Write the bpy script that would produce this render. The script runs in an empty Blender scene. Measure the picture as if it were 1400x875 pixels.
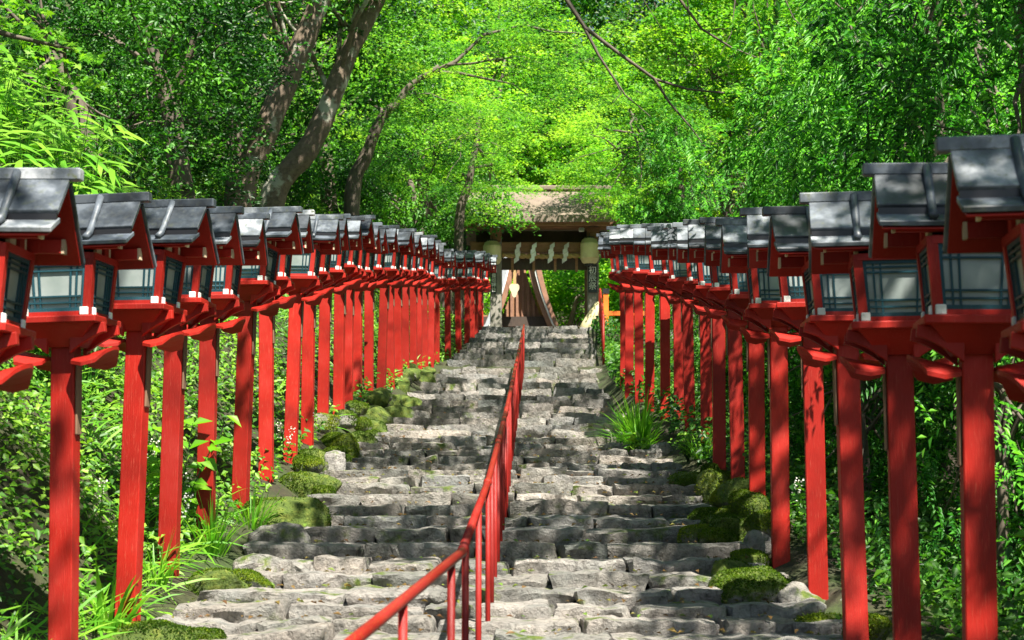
import bpy, bmesh, math, random
import numpy as np
from mathutils import Vector, Matrix

random.seed(7); RNG = np.random.default_rng(7)
SC = bpy.context.scene
COL = SC.collection
R = math.radians

# ------------------------------------------------------------------ camera
EZ = 1.30                       # eye height above the street
F = 2150.0                      # focal length in photograph pixels (1400 wide)
PITCH = math.atan(262.5 / F)
cam_d = bpy.data.cameras.new('camera'); cam = bpy.data.objects.new('camera', cam_d); COL.objects.link(cam)
cam_d.sensor_width = 36.0; cam_d.lens = F / 1400.0 * 36.0
cam_d.clip_start = 0.05; cam_d.clip_end = 1500
cam.location = (0, 0, EZ); cam.rotation_euler = (R(90) + PITCH, 0, 0)
cam_d.dof.use_dof = True; cam_d.dof.focus_distance = 15.0; cam_d.dof.aperture_fstop = 5.0
SC.camera = cam

# ------------------------------------------------------------------ sky, sun, exposure
SUN_EL, SUN_AZ = R(57), R(27)   # azimuth: degrees to the right of straight behind the camera
TO_SUN = Vector((math.sin(SUN_AZ) * math.cos(SUN_EL), -math.cos(SUN_AZ) * math.cos(SUN_EL), math.sin(SUN_EL)))
world = bpy.data.worlds.new('World'); SC.world = world; world.use_nodes = True
wn = world.node_tree; bg = wn.nodes['Background']
sky = wn.nodes.new('ShaderNodeTexSky'); sky.sky_type = 'NISHITA'; sky.sun_disc = False
sky.sun_elevation = SUN_EL; sky.sun_rotation = math.atan2(TO_SUN.x, TO_SUN.y)
wn.links.new(sky.outputs[0], bg.inputs[0]); bg.inputs[1].default_value = 0.05
sun_d = bpy.data.lights.new('sun', 'SUN'); sun = bpy.data.objects.new('sun', sun_d); COL.objects.link(sun)
sun_d.energy = 5.0; sun_d.angle = R(0.5); sun_d.color = (1.0, 0.94, 0.84)
sun.rotation_euler = TO_SUN.to_track_quat('Z', 'Y').to_euler(); sun.location = TO_SUN * 60
SC.view_settings.view_transform = 'Standard'; SC.view_settings.look = 'None'
SC.view_settings.exposure = 1.62; SC.view_settings.gamma = 1.0; SC.view_settings.use_curve_mapping = False
SC.cycles.use_denoising = True
try:
    SC.cycles.denoiser = 'OPENIMAGEDENOISE'
except Exception:
    pass
SC.cycles.max_bounces = 7; SC.cycles.diffuse_bounces = 3; SC.cycles.transmission_bounces = 3
SC.cycles.transparent_max_bounces = 6; SC.cycles.sample_clamp_indirect = 6.0

def P(x, y, D):
    """photograph pixel + horizontal distance of the thing it shows -> world point"""
    u = (x - 700.0) / F; v = (437.5 - y) / F
    c, s = math.cos(PITCH), math.sin(PITCH)
    fy = c - v * s; fz = s + v * c
    return Vector((u / fy * D, D, EZ + fz / fy * D))

# ------------------------------------------------------------------ helpers
def link(o, parent=None):
    COL.objects.link(o)
    if parent is not None: o.parent = parent
    return o
def tag(o, label=None, cat=None, group=None, kind=None):
    if label: o['label'] = label
    if cat: o['category'] = cat
    if group: o['group'] = group
    if kind: o['kind'] = kind
    return o
def empty(name, loc=(0, 0, 0), rz=0.0):
    o = bpy.data.objects.new(name, None); COL.objects.link(o)
    o.location = loc; o.rotation_euler = (0, 0, rz); o.empty_display_size = 0.1
    return o
def mesh_obj(name, verts, faces, mat, parent=None, smooth=False, bevel=0):
    me = bpy.data.meshes.new(name); me.from_pydata([tuple(v) for v in verts], [], faces); me.update()
    if bevel:
        bm = bmesh.new(); bm.from_mesh(me)
        bmesh.ops.bevel(bm, geom=list(bm.edges), offset=bevel, segments=1, affect='EDGES', clamp_overlap=True)
        bm.to_mesh(me); bm.free()
    if smooth: me.polygons.foreach_set('use_smooth', [True] * len(me.polygons))
    me.materials.append(mat)
    return link(bpy.data.objects.new(name, me), parent)
class MB:
    """collects primitive shapes for ONE mesh"""
    def __init__(s): s.v = []; s.f = []
    def add(s, vs, fs):
        n = len(s.v); s.v += [Vector(v) for v in vs]; s.f += [[i + n for i in f] for f in fs]; return s
    def box(s, x0, x1, y0, y1, z0, z1):
        return s.hexa([(x0, y0, z0), (x1, y0, z0), (x1, y1, z0), (x0, y1, z0), (x0, y0, z1), (x1, y0, z1), (x1, y1, z1), (x0, y1, z1)])
    def hexa(s, p):
        return s.add(p, [[3, 2, 1, 0], [4, 5, 6, 7], [0, 1, 5, 4], [1, 2, 6, 5], [2, 3, 7, 6], [3, 0, 4, 7]])
    def prism(s, poly, axis, a, b):
        """poly: list of 2-D points; axis 'x': (y,z) extruded x a..b; 'y': (x,z)"""
        n = len(poly)
        mk = (lambda t, q: (t, q[0], q[1])) if axis == 'x' else ((lambda t, q: (q[0], t, q[1])) if axis == 'y' else (lambda t, q: (q[0], q[1], t)))
        vs = [mk(a, q) for q in poly] + [mk(b, q) for q in poly]
        fs = [list(range(n)), list(range(2 * n - 1, n - 1, -1))] + [[i, i + n, (i + 1) % n + n, (i + 1) % n] for i in range(n)]
        return s.add(vs, fs)
    def tube(s, pts, rads, seg=8, cap=True):
        pts = [Vector(p) for p in pts]; n = len(pts); vs = []; ref = None
        for i, p in enumerate(pts):
            t = (pts[min(i + 1, n - 1)] - pts[max(i - 1, 0)]).normalized()
            if ref is None:
                ref = Vector((1, 0, 0)) if abs(t.x) < 0.8 else Vector((0, 1, 0))
            b = t.cross(ref).normalized(); ref = b.cross(t).normalized()
            r = rads[i] if hasattr(rads, '__len__') else rads
            for k in range(seg):
                a = 2 * math.pi * k / seg
                vs.append(p + (ref * math.cos(a) + b * math.sin(a)) * r)
        fs = [[i * seg + k, i * seg + (k + 1) % seg, (i + 1) * seg + (k + 1) % seg, (i + 1) * seg + k] for i in range(n - 1) for k in range(seg)]
        if cap: fs += [list(range(seg - 1, -1, -1)), list(range((n - 1) * seg, n * seg))]
        return s.add(vs, fs)
    def build(s, name, mat, parent=None, smooth=False, bevel=0):
        o = mesh_obj(name, s.v, s.f, mat, parent, smooth, bevel)
        bm = bmesh.new(); bm.from_mesh(o.data); bmesh.ops.recalc_face_normals(bm, faces=list(bm.faces)); bm.to_mesh(o.data); bm.free()
        return o
def copy_tree(o, parent=None):
    c = o.copy(); COL.objects.link(c); c.parent = parent
    for ch in list(o.children): copy_tree(ch, c)
    return c
def np_noise(p, seed, freq, octs=3):
    """smooth pseudo noise in about -1..1 for an (N,3) array"""
    r = np.random.default_rng(seed); out = np.zeros(len(p)); amp = 1.0; tot = 0
    for _ in range(octs):
        a = np.zeros(len(p))
        for _k in range(4):
            k = r.normal(size=3); k *= freq / np.linalg.norm(k) * r.uniform(.7, 1.4)
            a += np.sin(p @ k + r.uniform(0, 6.28))
        out += amp * a / 2.2; tot += amp; amp *= .5; freq *= 2.1
    return out / tot
def interp(x, xs, ys):
    return float(np.interp(x, xs, ys))

# ------------------------------------------------------------------ materials
def new_mat(name):
    m = bpy.data.materials.new(name); m.use_nodes = True
    nt = m.node_tree; return m, nt, nt.nodes['Principled BSDF']
def N(nt, typ, **kw):
    n = nt.nodes.new(typ)
    for k, v in kw.items():
        if k in n.inputs: n.inputs[k].default_value = v
        else: setattr(n, k, v)
    return n
def ramp(nt, fac, stops):
    r = nt.nodes.new('ShaderNodeValToRGB'); e = r.color_ramp.elements
    while len(e) < len(stops): e.new(0.5)
    for el, (p, c) in zip(e, stops):
        el.position = p; el.color = (*c, 1) if len(c) == 3 else c
    nt.links.new(fac, r.inputs[0]); return r.outputs[0]
def mixc(nt, fac, a, b, mode='MIX'):
    m = nt.nodes.new('ShaderNodeMix'); m.data_type = 'RGBA'; m.blend_type = mode
    for sock, v in ((m.inputs[0], fac), (m.inputs[6], a), (m.inputs[7], b)):
        if isinstance(v, bpy.types.NodeSocket): nt.links.new(v, sock)
        elif isinstance(v, (int, float)): sock.default_value = v
        else: sock.default_value = (*v, 1)
    return m.outputs[2]
def bump(nt, h, bsdf, strength=.3, dist=.02):
    b = nt.nodes.new('ShaderNodeBump'); b.inputs['Strength'].default_value = strength; b.inputs['Distance'].default_value = dist
    nt.links.new(h, b.inputs['Height']); nt.links.new(b.outputs[0], bsdf.inputs['Normal'])
def coords(nt, kind='Object', offset_random=False, scale=(1, 1, 1)):
    tc = nt.nodes.new('ShaderNodeTexCoord'); out = tc.outputs[kind]
    mp = nt.nodes.new('ShaderNodeMapping'); mp.inputs['Scale'].default_value = scale
    nt.links.new(out, mp.inputs[0])
    if offset_random:
        oi = nt.nodes.new('ShaderNodeObjectInfo'); mul = N(nt, 'ShaderNodeMath', operation='MULTIPLY'); mul.inputs[1].default_value = 37.0
        nt.links.new(oi.outputs['Random'], mul.inputs[0]); cb = nt.nodes.new('ShaderNodeCombineXYZ')
        for i in range(3): nt.links.new(mul.outputs[0], cb.inputs[i])
        nt.links.new(cb.outputs[0], mp.inputs['Location'])
    return mp.outputs[0]
def noise(nt, vec, scale, detail=4, rough=.55, out='Fac'):
    n = nt.nodes.new('ShaderNodeTexNoise'); n.inputs['Scale'].default_value = scale
    n.inputs['Detail'].default_value = detail; n.inputs['Roughness'].default_value = rough
    if vec is not None: nt.links.new(vec, n.inputs['Vector'])
    return n.outputs[out]

def painted(name, col, worn_glint, rough=.45, worn_glint_amt=.62, grain=(6, 6, 1.2)):
    m, nt, b = new_mat(name); v = coords(nt, 'Object', True)
    vg = coords(nt, 'Object', True, grain)
    n1 = noise(nt, v, 3.0, 5); n2 = noise(nt, vg, 22, 5, .65)
    dark = tuple(c * .62 for c in col); light = tuple(min(1, c * 1.12 + .012) for c in col)
    n0 = noise(nt, v, 1.3, 3); nmix = mixc(nt, .5, n1, n0)
    c1 = ramp(nt, nmix, [(.36, dark), (.52, col), (.66, light)])
    w = ramp(nt, n2, [(worn_glint_amt, (0, 0, 0)), (worn_glint_amt + .14, (1, 1, 1))])
    wl = N(nt, 'ShaderNodeMath', operation='MULTIPLY'); nt.links.new(w, wl.inputs[0]); wl.inputs[1].default_value = .55
    c2 = mixc(nt, wl.outputs[0], c1, worn_glint)
    oi = nt.nodes.new('ShaderNodeObjectInfo')
    tint = ramp(nt, oi.outputs['Random'], [(0, (.74, .78, .78)), (.5, (.95, .95, .95)), (1, (1.14, 1.25, 1.25))])
    c3 = mixc(nt, 1.0, c2, tint, 'MULTIPLY')
    nt.links.new(c3, b.inputs['Base Color']); b.inputs['Roughness'].default_value = rough
    b.inputs['Specular IOR Level'].default_value = .28
    bump(nt, n2, b, .5, .006); return m
M = {}
M['red'] = painted('red_paint', (.35, .013, .007), (.46, .09, .055), .5, .57, (9, 9, .55))
M['rail_red'] = painted('rail_red_paint', (.26, .012, .008), (.46, .17, .035), .45, .57, (9, 1.0, 9))  # yellow streaks mix worn paint with a painted-in golden sun glint
M['baluster_shade'] = painted('baluster_shaded_red_paint', (.24, .010, .007), (.34, .06, .035), .5)  # darker copy of the rail red; the balusters' shade is in the colour
M['cream'] = painted('cream_paint', (.72, .55, .38), (.45, .30, .2), .6)
M['white'] = painted('white_paint', (.80, .78, .74), (.6, .55, .5), .55)
M['teal'] = painted('teal_paint', (.018, .065, .085), (.05, .12, .13), .4)
M['orange'] = painted('orange_paint', (.75, .16, .02), (.6, .2, .06), .5)

def roof_mat():
    m, nt, b = new_mat('weathered_light_shade_roof_sheet'); v = coords(nt, 'Object', True); n1 = noise(nt, v, 5.0, 6, .6); n2 = noise(nt, v, 26, 5, .7)
    c = ramp(nt, n1, [(.32, (.030, .036, .042)), (.48, (.11, .125, .14)), (.62, (.36, .37, .385))])
    oi0 = nt.nodes.new('ShaderNodeObjectInfo'); c = mixc(nt, 1.0, c, ramp(nt, oi0.outputs['Random'], [(0, (.14, .16, .18)), (.45, (.34, .39, .45)), (.8, (.62, .66, .70)), (1, (1.4, 1.4, 1.4))]), 'MULTIPLY')  # random tone per roof paints in sunlit, shaded and sky-tinted roofs
    sp = ramp(nt, n2, [(.55, (0, 0, 0)), (.7, (1, 1, 1))])
    oi = nt.nodes.new('ShaderNodeObjectInfo')
    mossf = N(nt, 'ShaderNodeMath', operation='MULTIPLY'); nt.links.new(sp, mossf.inputs[0]); nt.links.new(oi.outputs['Random'], mossf.inputs[1])
    c = mixc(nt, mossf.outputs[0], c, (.07, .085, .035))
    nt.links.new(c, b.inputs['Base Color']); b.inputs['Roughness'].default_value = .5
    r = ramp(nt, n2, [(.3, (.36,) * 3), (.7, (.6,) * 3)]); nt.links.new(r, b.inputs['Roughness'])
    bump(nt, n2, b, .25, .004); return m
M['roof'] = roof_mat()
def paper_mat():
    m, nt, b = new_mat('window_paper'); v = coords(nt, 'Object', True); n1 = noise(nt, v, 7, 4)
    nt.links.new(ramp(nt, n1, [(.3, (.22, .265, .25)), (.7, (.33, .37, .355))]), b.inputs['Base Color'])  # paper tone darkened to stand for shade under the eaves
    b.inputs['Roughness'].default_value = .35; return m
M['paper'] = paper_mat()
def wood_mat(name, a, bcol, scale=(3, 3, .5)):
    m, nt, b = new_mat(name); v = coords(nt, 'Object', True, scale); n1 = noise(nt, v, 9, 6, .65); v2 = coords(nt, 'Object', True); n2 = noise(nt, v2, 2, 3)
    c = ramp(nt, n1, [(.3, a), (.7, bcol)]); c = mixc(nt, .35, c, ramp(nt, n2, [(.3, tuple(x * .6 for x in a)), (.7, bcol)]))
    nt.links.new(c, b.inputs['Base Color']); b.inputs['Roughness'].default_value = .75; bump(nt, n1, b, .35, .01); return m
M['wood'] = wood_mat('old_wood', (.10, .055, .03), (.22, .13, .075))
M['greywood'] = wood_mat('grey_weathered_wood', (.13, .12, .10), (.30, .28, .24))
M['beam'] = wood_mat('beam_wood', (.19, .085, .04), (.36, .19, .10), (.5, 3, 3))
M['bark_roof'] = wood_mat('cypress_bark_roof', (.11, .08, .058), (.25, .195, .15), (1, 6, 6))
M['darkwood'] = wood_mat('dark_wood', (.03, .02, .014), (.07, .045, .03))
M['straw'] = wood_mat('straw', (.30, .18, .06), (.5, .34, .14), (8, 8, 8))
M['copper'] = wood_mat('hall_roof', (.16, .08, .05), (.34, .17, .10), (1, 1, 1))
M['slate'] = wood_mat('grey_tile', (.22, .24, .26), (.42, .44, .46), (6, 1, 6))
M['bark'] = wood_mat('tree_bark', (.045, .035, .026), (.15, .12, .085), (2, 2, .7))
def pale_bark():
    m, nt, b = new_mat('lichen_bark'); v = coords(nt, 'Object', True); n1 = noise(nt, v, 2.2, 5, .6); n2 = noise(nt, v, 14, 5, .7)
    c = ramp(nt, n2, [(.3, (.085, .062, .043)), (.7, (.22, .165, .115))])
    l = ramp(nt, n1, [(.54, (0, 0, 0)), (.60, (1, 1, 1))]); c = mixc(nt, l, c, (.38, .37, .30))
    nt.links.new(c, b.inputs['Base Color']); b.inputs['Roughness'].default_value = .85; bump(nt, n2, b, .5, .03); return m
M['palebark'] = pale_bark()
def black_mat():
    m, nt, b = new_mat('black_lacquer'); b.inputs['Base Color'].default_value = (.012, .012, .014, 1); b.inputs['Roughness'].default_value = .4
    v = coords(nt); bump(nt, noise(nt, v, 30, 3), b, .1, .004); return m
M['black'] = black_mat()

def stone_mat(name, moss):
    m, nt, b = new_mat(name); v = coords(nt, 'Object', True); oi = nt.nodes.new('ShaderNodeObjectInfo')
    n1 = noise(nt, v, 3.2, 6, .62); n2 = noise(nt, v, 15, 7, .68); n3 = noise(nt, v, 55, 4, .7)
    base = ramp(nt, oi.outputs['Random'], [(0, (.19, .195, .19)), (.3, (.33, .305, .285)), (.55, (.255, .26, .265)), (.8, (.38, .355, .335)), (1, (.17, .185, .18))])
    var = ramp(nt, n2, [(.30, (.30, .29, .27)), (.44, (.80, .79, .78)), (.58, (1.08, 1.06, 1.04)), (.75, (1.45, 1.4, 1.35))])
    vo = nt.nodes.new('ShaderNodeTexVoronoi'); vo.feature = 'DISTANCE_TO_EDGE'; vo.inputs['Scale'].default_value = 5.0
    wv = mixc(nt, .12, v, noise(nt, v, 6, 3, .6, 'Color')); nt.links.new(wv, vo.inputs['Vector'])
    crack = ramp(nt, vo.outputs['Distance'], [(0.0, (.45, .43, .40)), (.035, (1, 1, 1))]); var = mixc(nt, .65, var, mixc(nt, 1.0, var, crack, 'MULTIPLY'))
    c = mixc(nt, 1.0, base, var, 'MULTIPLY')
    patch = ramp(nt, n1, [(.35, (.72, .76, .74)), (.6, (1.1, 1.06, 1.0))]); c = mixc(nt, 1.0, c, patch, 'MULTIPLY')
    # moss and lichen: on upward faces and in blotches
    geo = nt.nodes.new('ShaderNodeNewGeometry'); sep = nt.nodes.new('ShaderNodeSeparateXYZ'); nt.links.new(geo.outputs['Normal'], sep.inputs[0])
    mr = N(nt, 'ShaderNodeMapRange'); mr.inputs['From Min'].default_value = -.5; mr.inputs['From Max'].default_value = .8
    nt.links.new(sep.outputs[2], mr.inputs['Value'])
    nm = noise(nt, v, 2.4 if moss > .5 else 4.0, 5, .6)
    ad = N(nt, 'ShaderNodeMath', operation='MULTIPLY_ADD'); nt.links.new(mr.outputs[0], ad.inputs[0]); ad.inputs[1].default_value = .22 if moss > .5 else .05; nt.links.new(nm, ad.inputs[2])
    lo = .74 - .34 * moss
    mf = ramp(nt, ad.outputs[0], [(lo, (0, 0, 0)), (lo + .10, (1, 1, 1))])
    mcol = ramp(nt, n2, [(.25, (.025, .050, .006)), (.5, (.080, .125, .012)), (.75, (.20, .22, .03))])
    c = mixc(nt, mf, c, mcol)
    nt.links.new(c, b.inputs['Base Color']); b.inputs['Roughness'].default_value = .82
    hsum = N(nt, 'ShaderNodeMath', operation='ADD'); nt.links.new(n2, hsum.inputs[0])
    h2 = N(nt, 'ShaderNodeMath', operation='MULTIPLY'); nt.links.new(n3, h2.inputs[0]); h2.inputs[1].default_value = .4; nt.links.new(h2.outputs[0], hsum.inputs[1])
    bump(nt, hsum.outputs[0], b, 1.0, .045); return m
M['stone'] = stone_mat('step_stone', .38)
M['mossrock'] = stone_mat('mossy_rock', .92)
M['rock'] = stone_mat('bare_rock', .45)
def ground_mat():
    m, nt, b = new_mat('forest_soil'); v = coords(nt); n1 = noise(nt, v, 1.3, 6); n2 = noise(nt, v, 18, 6, .7)
    c = ramp(nt, n1, [(.35, (.030, .022, .012)), (.5, (.035, .040, .012)), (.65, (.03, .055, .008))])
    c = mixc(nt, 1.0, c, ramp(nt, n2, [(.3, (.5, .5, .5)), (.7, (1.4, 1.4, 1.4))]), 'MULTIPLY')
    nt.links.new(c, b.inputs['Base Color']); b.inputs['Roughness'].default_value = .95; bump(nt, n2, b, .6, .05); return m
M['soil'] = ground_mat()

def leaf_mat(name, dark, mid, light, trans=.5, gloss=.35):
    m, nt, b = new_mat(name)
    at = nt.nodes.new('ShaderNodeAttribute'); at.attribute_name = 'tint'; at.attribute_type = 'GEOMETRY'
    c = ramp(nt, at.outputs['Fac'], [(0, dark), (.5, mid), (1, light)])
    oi = nt.nodes.new('ShaderNodeObjectInfo')
    c = mixc(nt, 1.0, c, ramp(nt, oi.outputs['Random'], [(0, (.85, .9, .9)), (1, (1.12, 1.08, 1.0))]), 'MULTIPLY')
    nt.links.new(c, b.inputs['Base Color']); b.inputs['Roughness'].default_value = .45; b.inputs['Specular IOR Level'].default_value = gloss
    tr = nt.nodes.new('ShaderNodeBsdfTranslucent')
    tc = mixc(nt, 1.0, c, (1.35, 1.5, .7), 'MULTIPLY'); nt.links.new(tc, tr.inputs[0])
    mx = nt.nodes.new('ShaderNodeMixShader'); mx.inputs[0].default_value = trans
    nt.links.new(b.outputs[0], mx.inputs[1]); nt.links.new(tr.outputs[0], mx.inputs[2])
    nt.links.new(mx.outputs[0], nt.nodes['Material Output'].inputs[0]); return m
M['maple'] = leaf_mat('maple_leaf', (.024, .13, .008), (.13, .37, .013), (.36, .58, .03), .48)
M['broad'] = leaf_mat('broad_leaf', (.007, .040, .006), (.030, .14, .010), (.14, .38, .026), .34)
M['conifer'] = leaf_mat('cypress_leaf', (.010, .065, .010), (.045, .22, .022), (.19, .50, .05), .40)
M['grass'] = leaf_mat('grass_blade', (.04, .17, .012), (.11, .33, .02), (.24, .46, .04), .45)
M['cover'] = leaf_mat('ground_cover', (.015, .065, .008), (.065, .20, .014), (.24, .42, .04), .36)
M['moss'] = leaf_mat('moss_tips', (.025, .06, .006), (.10, .17, .010), (.30, .33, .03), .3, .1)
M['litter'] = leaf_mat('dry_leaf', (.10, .045, .02), (.16, .10, .03), (.12, .22, .03), .2)
M['petal'] = leaf_mat('white_petal', (.60, .58, .55), (.75, .72, .70), (.85, .80, .80), .3)

# ------------------------------------------------------------------ terrain
LD = [3.0, 5.5, 8.14, 9.39, 10.6, 11.8, 13.1, 14.5, 15.6, 17.9, 19.5, 21.2, 23.6, 25.2, 28.5, 32.6, 36.6, 40.0]
LRZ = [1.05, 1.28, 1.635, 1.851, 2.08, 2.295, 2.55, 2.80, 3.00, 3.41, 3.68, 3.94, 4.28, 4.54, 5.03, 5.50, 6.08, 6.55]
RD = [3.0, 5.25, 6.43, 7.49, 8.79, 10.13, 11.36, 12.6, 14.2, 15.3, 17.4, 18.2, 20.7, 24.0, 27.0, 33.0, 40.0]
RRZ = [1.05, 1.30, 1.41, 1.546, 1.742, 1.96, 2.165, 2.387, 2.658, 2.854, 3.218, 3.37, 3.82, 4.30, 4.75, 5.6, 6.6]
LH = 2.45
def zl(D): return EZ + interp(D, LD, LRZ) - LH
def zr(D): return EZ + interp(D, RD, RRZ) - LH
STEP_Y = [868, 846, 826, 806, 784, 766, 744, 721, 707, 690, 676, 663, 652, 643, 634, 625, 616, 607, 598, 590, 581, 573, 564, 555.5, 547, 539.5, 532.5, 525, 517.5, 510.5, 503.5]
STEPS = []
for y in STEP_Y:
    t = (y - 700) / F
    D = 2.102 / (t + .158); STEPS.append((D, EZ - t * D))
STEPS = [(STEPS[0][0] - .48 * k, STEPS[0][1] - .072 * k) for k in (4, 3, 2, 1)] + STEPS
UP = [(33.3, 492), (34.2, 484), (35.1, 476.5), (36.0, 469), (36.9, 462.5), (37.8, 456), (38.7, 450), (39.6, 445.5)]
NLOW = len(STEPS)
for D, y in UP: STEPS.append((D, EZ + (700 - y) / F * D))
TOPZ = STEPS[-1][1]
SD = [0, 5.0] + [s[0] for s in STEPS] + [41, 200]
SZ = [STEPS[0][1] - .35, STEPS[0][1] - .2] + [s[1] for s in STEPS] + [TOPZ, TOPZ]
def xl(D): return interp(D, [0, 8.3, 9.3, 11, 14, 17, 20, 32.6, 36, 40], [-2.3, -2.3, -2.08, -1.90, -1.80, -1.78, -1.75, -1.40, -1.0, -.75])   # stair edges
def xr(D): return interp(D, [0, 8.6, 10, 12, 17, 20, 26, 33, 40], [2.0, 1.95, 1.82, 1.68, 1.68, 1.62, 1.50, 1.75, 1.9])
def terrain(X, Y):
    zs = interp(Y, SD, SZ) - .16
    zl_, zr_ = (zl(Y), zr(Y)) if Y < 40 else (TOPZ, TOPZ)
    if Y > 36:
        w = min(1, (Y - 36) / 4); zl_ = zl_ * (1 - w) + TOPZ * w; zr_ = zr_ * (1 - w) + TOPZ * w
    a, b = xl(Y), xr(Y); rowl = min(a - .25, -2.25 if Y < 20 else a - .4); rowr = b + .25
    if X < a:
        if X > rowl: z = zs + (zl_ - zs) * (a - X) / (a - rowl)
        else:
            u = rowl - .25 - X; z = zl_
            if u > 0:
                k = 1.0 if Y < 40 else max(.0, 1 - (Y - 40) / 6)
                z += k * (min(u, 3.4) * .98 + max(0, u - 3.4) * .42) + (1 - k) * max(0, u - 5) * .45
    elif X > b:
        if X < rowr: z = zs + (zr_ - zs) * (X - b) / (rowr - b)
        else:
            u = X - rowr - .3; z = zr_
            if u > 0: z += -.22 * min(u, 4.5) + .45 * max(0, u - 7)
    else: z = zs
    if Y > 62: z += (Y - 62) * .62 if Y < 110 else 48 * .62 + (Y - 110) * .15
    z += .10 * math.sin(X * 1.7 + Y * .9) * math.sin(Y * 1.3 - X) * min(1, max(0, (abs(X) - 2.2)))
    return z
def axis(a, fine, b, step_f, step_c):
    out = []; x = a
    while x < b - 1e-6:
        out.append(x)
        x += step_f if fine[0] <= x < fine[1] else step_c * (1 + .25 * max(0, abs(x - (fine[0] if x < fine[0] else fine[1])) / 12))
    out.append(b); return out
gx = axis(-160, (-9, 9), 160, .3, 2.0); gy = axis(-60, (0, 46), 260, .4, 2.0)
gv = [(x, y, terrain(x, y)) for y in gy for x in gx]; nx = len(gx)
gf = [[j * nx + i, j * nx + i + 1, (j + 1) * nx + i + 1, (j + 1) * nx + i] for j in range(len(gy) - 1) for i in range(nx - 1)]
ground = mesh_obj('ground', gv, gf, M['soil'], None, True)
tag(ground, 'dark soil of the wooded slope on both sides of the stone stairs', 'ground', kind='structure')

# ------------------------------------------------------------------ stones
def stone_mesh(w, d, h, seed, seg=(7, 4, 4), power=5.0, amp=.10, mat=None, name='stone', block=True):
    """an irregular block: box grid pushed to a super-ellipsoid, then roughened"""
    bm = bmesh.new(); vid = {}
    sx, sy, sz = seg
    def vert(i, j, k):
        key = (i, j, k)
        if key not in vid:
            def e(t): return math.copysign(abs(t) ** .8, t)       # crowd the grid towards the edges
            vid[key] = bm.verts.new((e(2 * i / sx - 1), e(2 * j / sy - 1), e(2 * k / sz - 1)))
        return vid[key]
    def quad(a, b, c, e): bm.faces.new((vert(*a), vert(*b), vert(*c), vert(*e)))
    for i in range(sx):
        for j in range(sy):
            quad((i, j, 0), (i, j + 1, 0), (i + 1, j + 1, 0), (i + 1, j, 0)); quad((i, j, sz), (i + 1, j, sz), (i + 1, j + 1, sz), (i, j + 1, sz))
        for k in range(sz):
            quad((i, 0, k), (i + 1, 0, k), (i + 1, 0, k + 1), (i, 0, k + 1)); quad((i, sy, k), (i, sy, k + 1), (i + 1, sy, k + 1), (i + 1, sy, k))
    for j in range(sy):
        for k in range(sz):
            quad((0, j, k), (0, j, k + 1), (0, j + 1, k + 1), (0, j + 1, k)); quad((sx, j, k), (sx, j + 1, k), (sx, j + 1, k + 1), (sx, j, k + 1))
    p = np.array([v.co[:] for v in bm.verts]); r = np.random.default_rng(seed)
    pw = power
    p *= (1.0 / (np.sum(np.abs(p) ** pw, axis=1) ** (1.0 / pw)))[:, None]
    q = p * np.array([w, d, h]) * .5
    if block:
        X = q[:, 0] / w                                   # -.5 .. .5 along the stone
        top = p[:, 2] > .2
        und = sum(r.normal() * np.sin(X * f_ + r.uniform(0, 6)) / f_ for f_ in (3.0, 6.0, 11.0, 19.0))
        q[:, 2] += np.where(top, und * (.028 if w > .3 else .014), 0)
        fr = p[:, 1] < 0
        und2 = sum(r.normal() * np.sin(X * f_ + q[:, 2] * 6 + r.uniform(0, 6)) / f_ for f_ in (3.0, 7.0, 13.0))
        q[:, 1] += np.where(fr, und2 * .055, 0)
        q[:, 0] += np.where(np.abs(p[:, 0]) > .6, float(np.clip(r.normal(), -1, 1)) * .22 * q[:, 2] * np.sign(p[:, 0]), 0)
        q[:, 1] += np.where(fr, -(.24 + r.normal() * .10) * q[:, 2] * 1.0, 0)
        n = np.stack([np_noise(q, seed * 3 + a, 26, 2) for a in range(3)], 1)
        n = np.sign(n) * np.abs(n) ** .7
        q += n * amp * np.array([.05, .07, .05]) * min(1.0, w / .3)
    else:
        sc = 1.0 / max(.12, min(w, d, h))
        n = np.stack([np_noise(q, seed * 3 + a, 3.2 * sc, 4) for a in range(3)], 1)
        q += n * amp * min(w, d, h) * 1.25
        q[:, 2] = np.where(q[:, 2] > h * .36, h * .36 + (q[:, 2] - h * .36) * .6, q[:, 2])
    for v, c in zip(bm.verts, q): v.co = c
    me = bpy.data.meshes.new(name); bm.to_mesh(me); bm.free()
    me.polygons.foreach_set('use_smooth', [True] * len(me.polygons)); me.materials.append(mat or M['stone'])
    if block: me.set_sharp_from_angle(angle=R(26))
    return me
stairs = empty('stone_stairs', (0, STEPS[0][0], STEPS[0][1] - .2))
tag(stairs, 'long flight of uneven natural stone steps climbing between the lantern rows to the gate', 'stairs', kind='structure')
n_st = 0; far_v, far_f = [], []
srng = random.Random(11)
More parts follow.
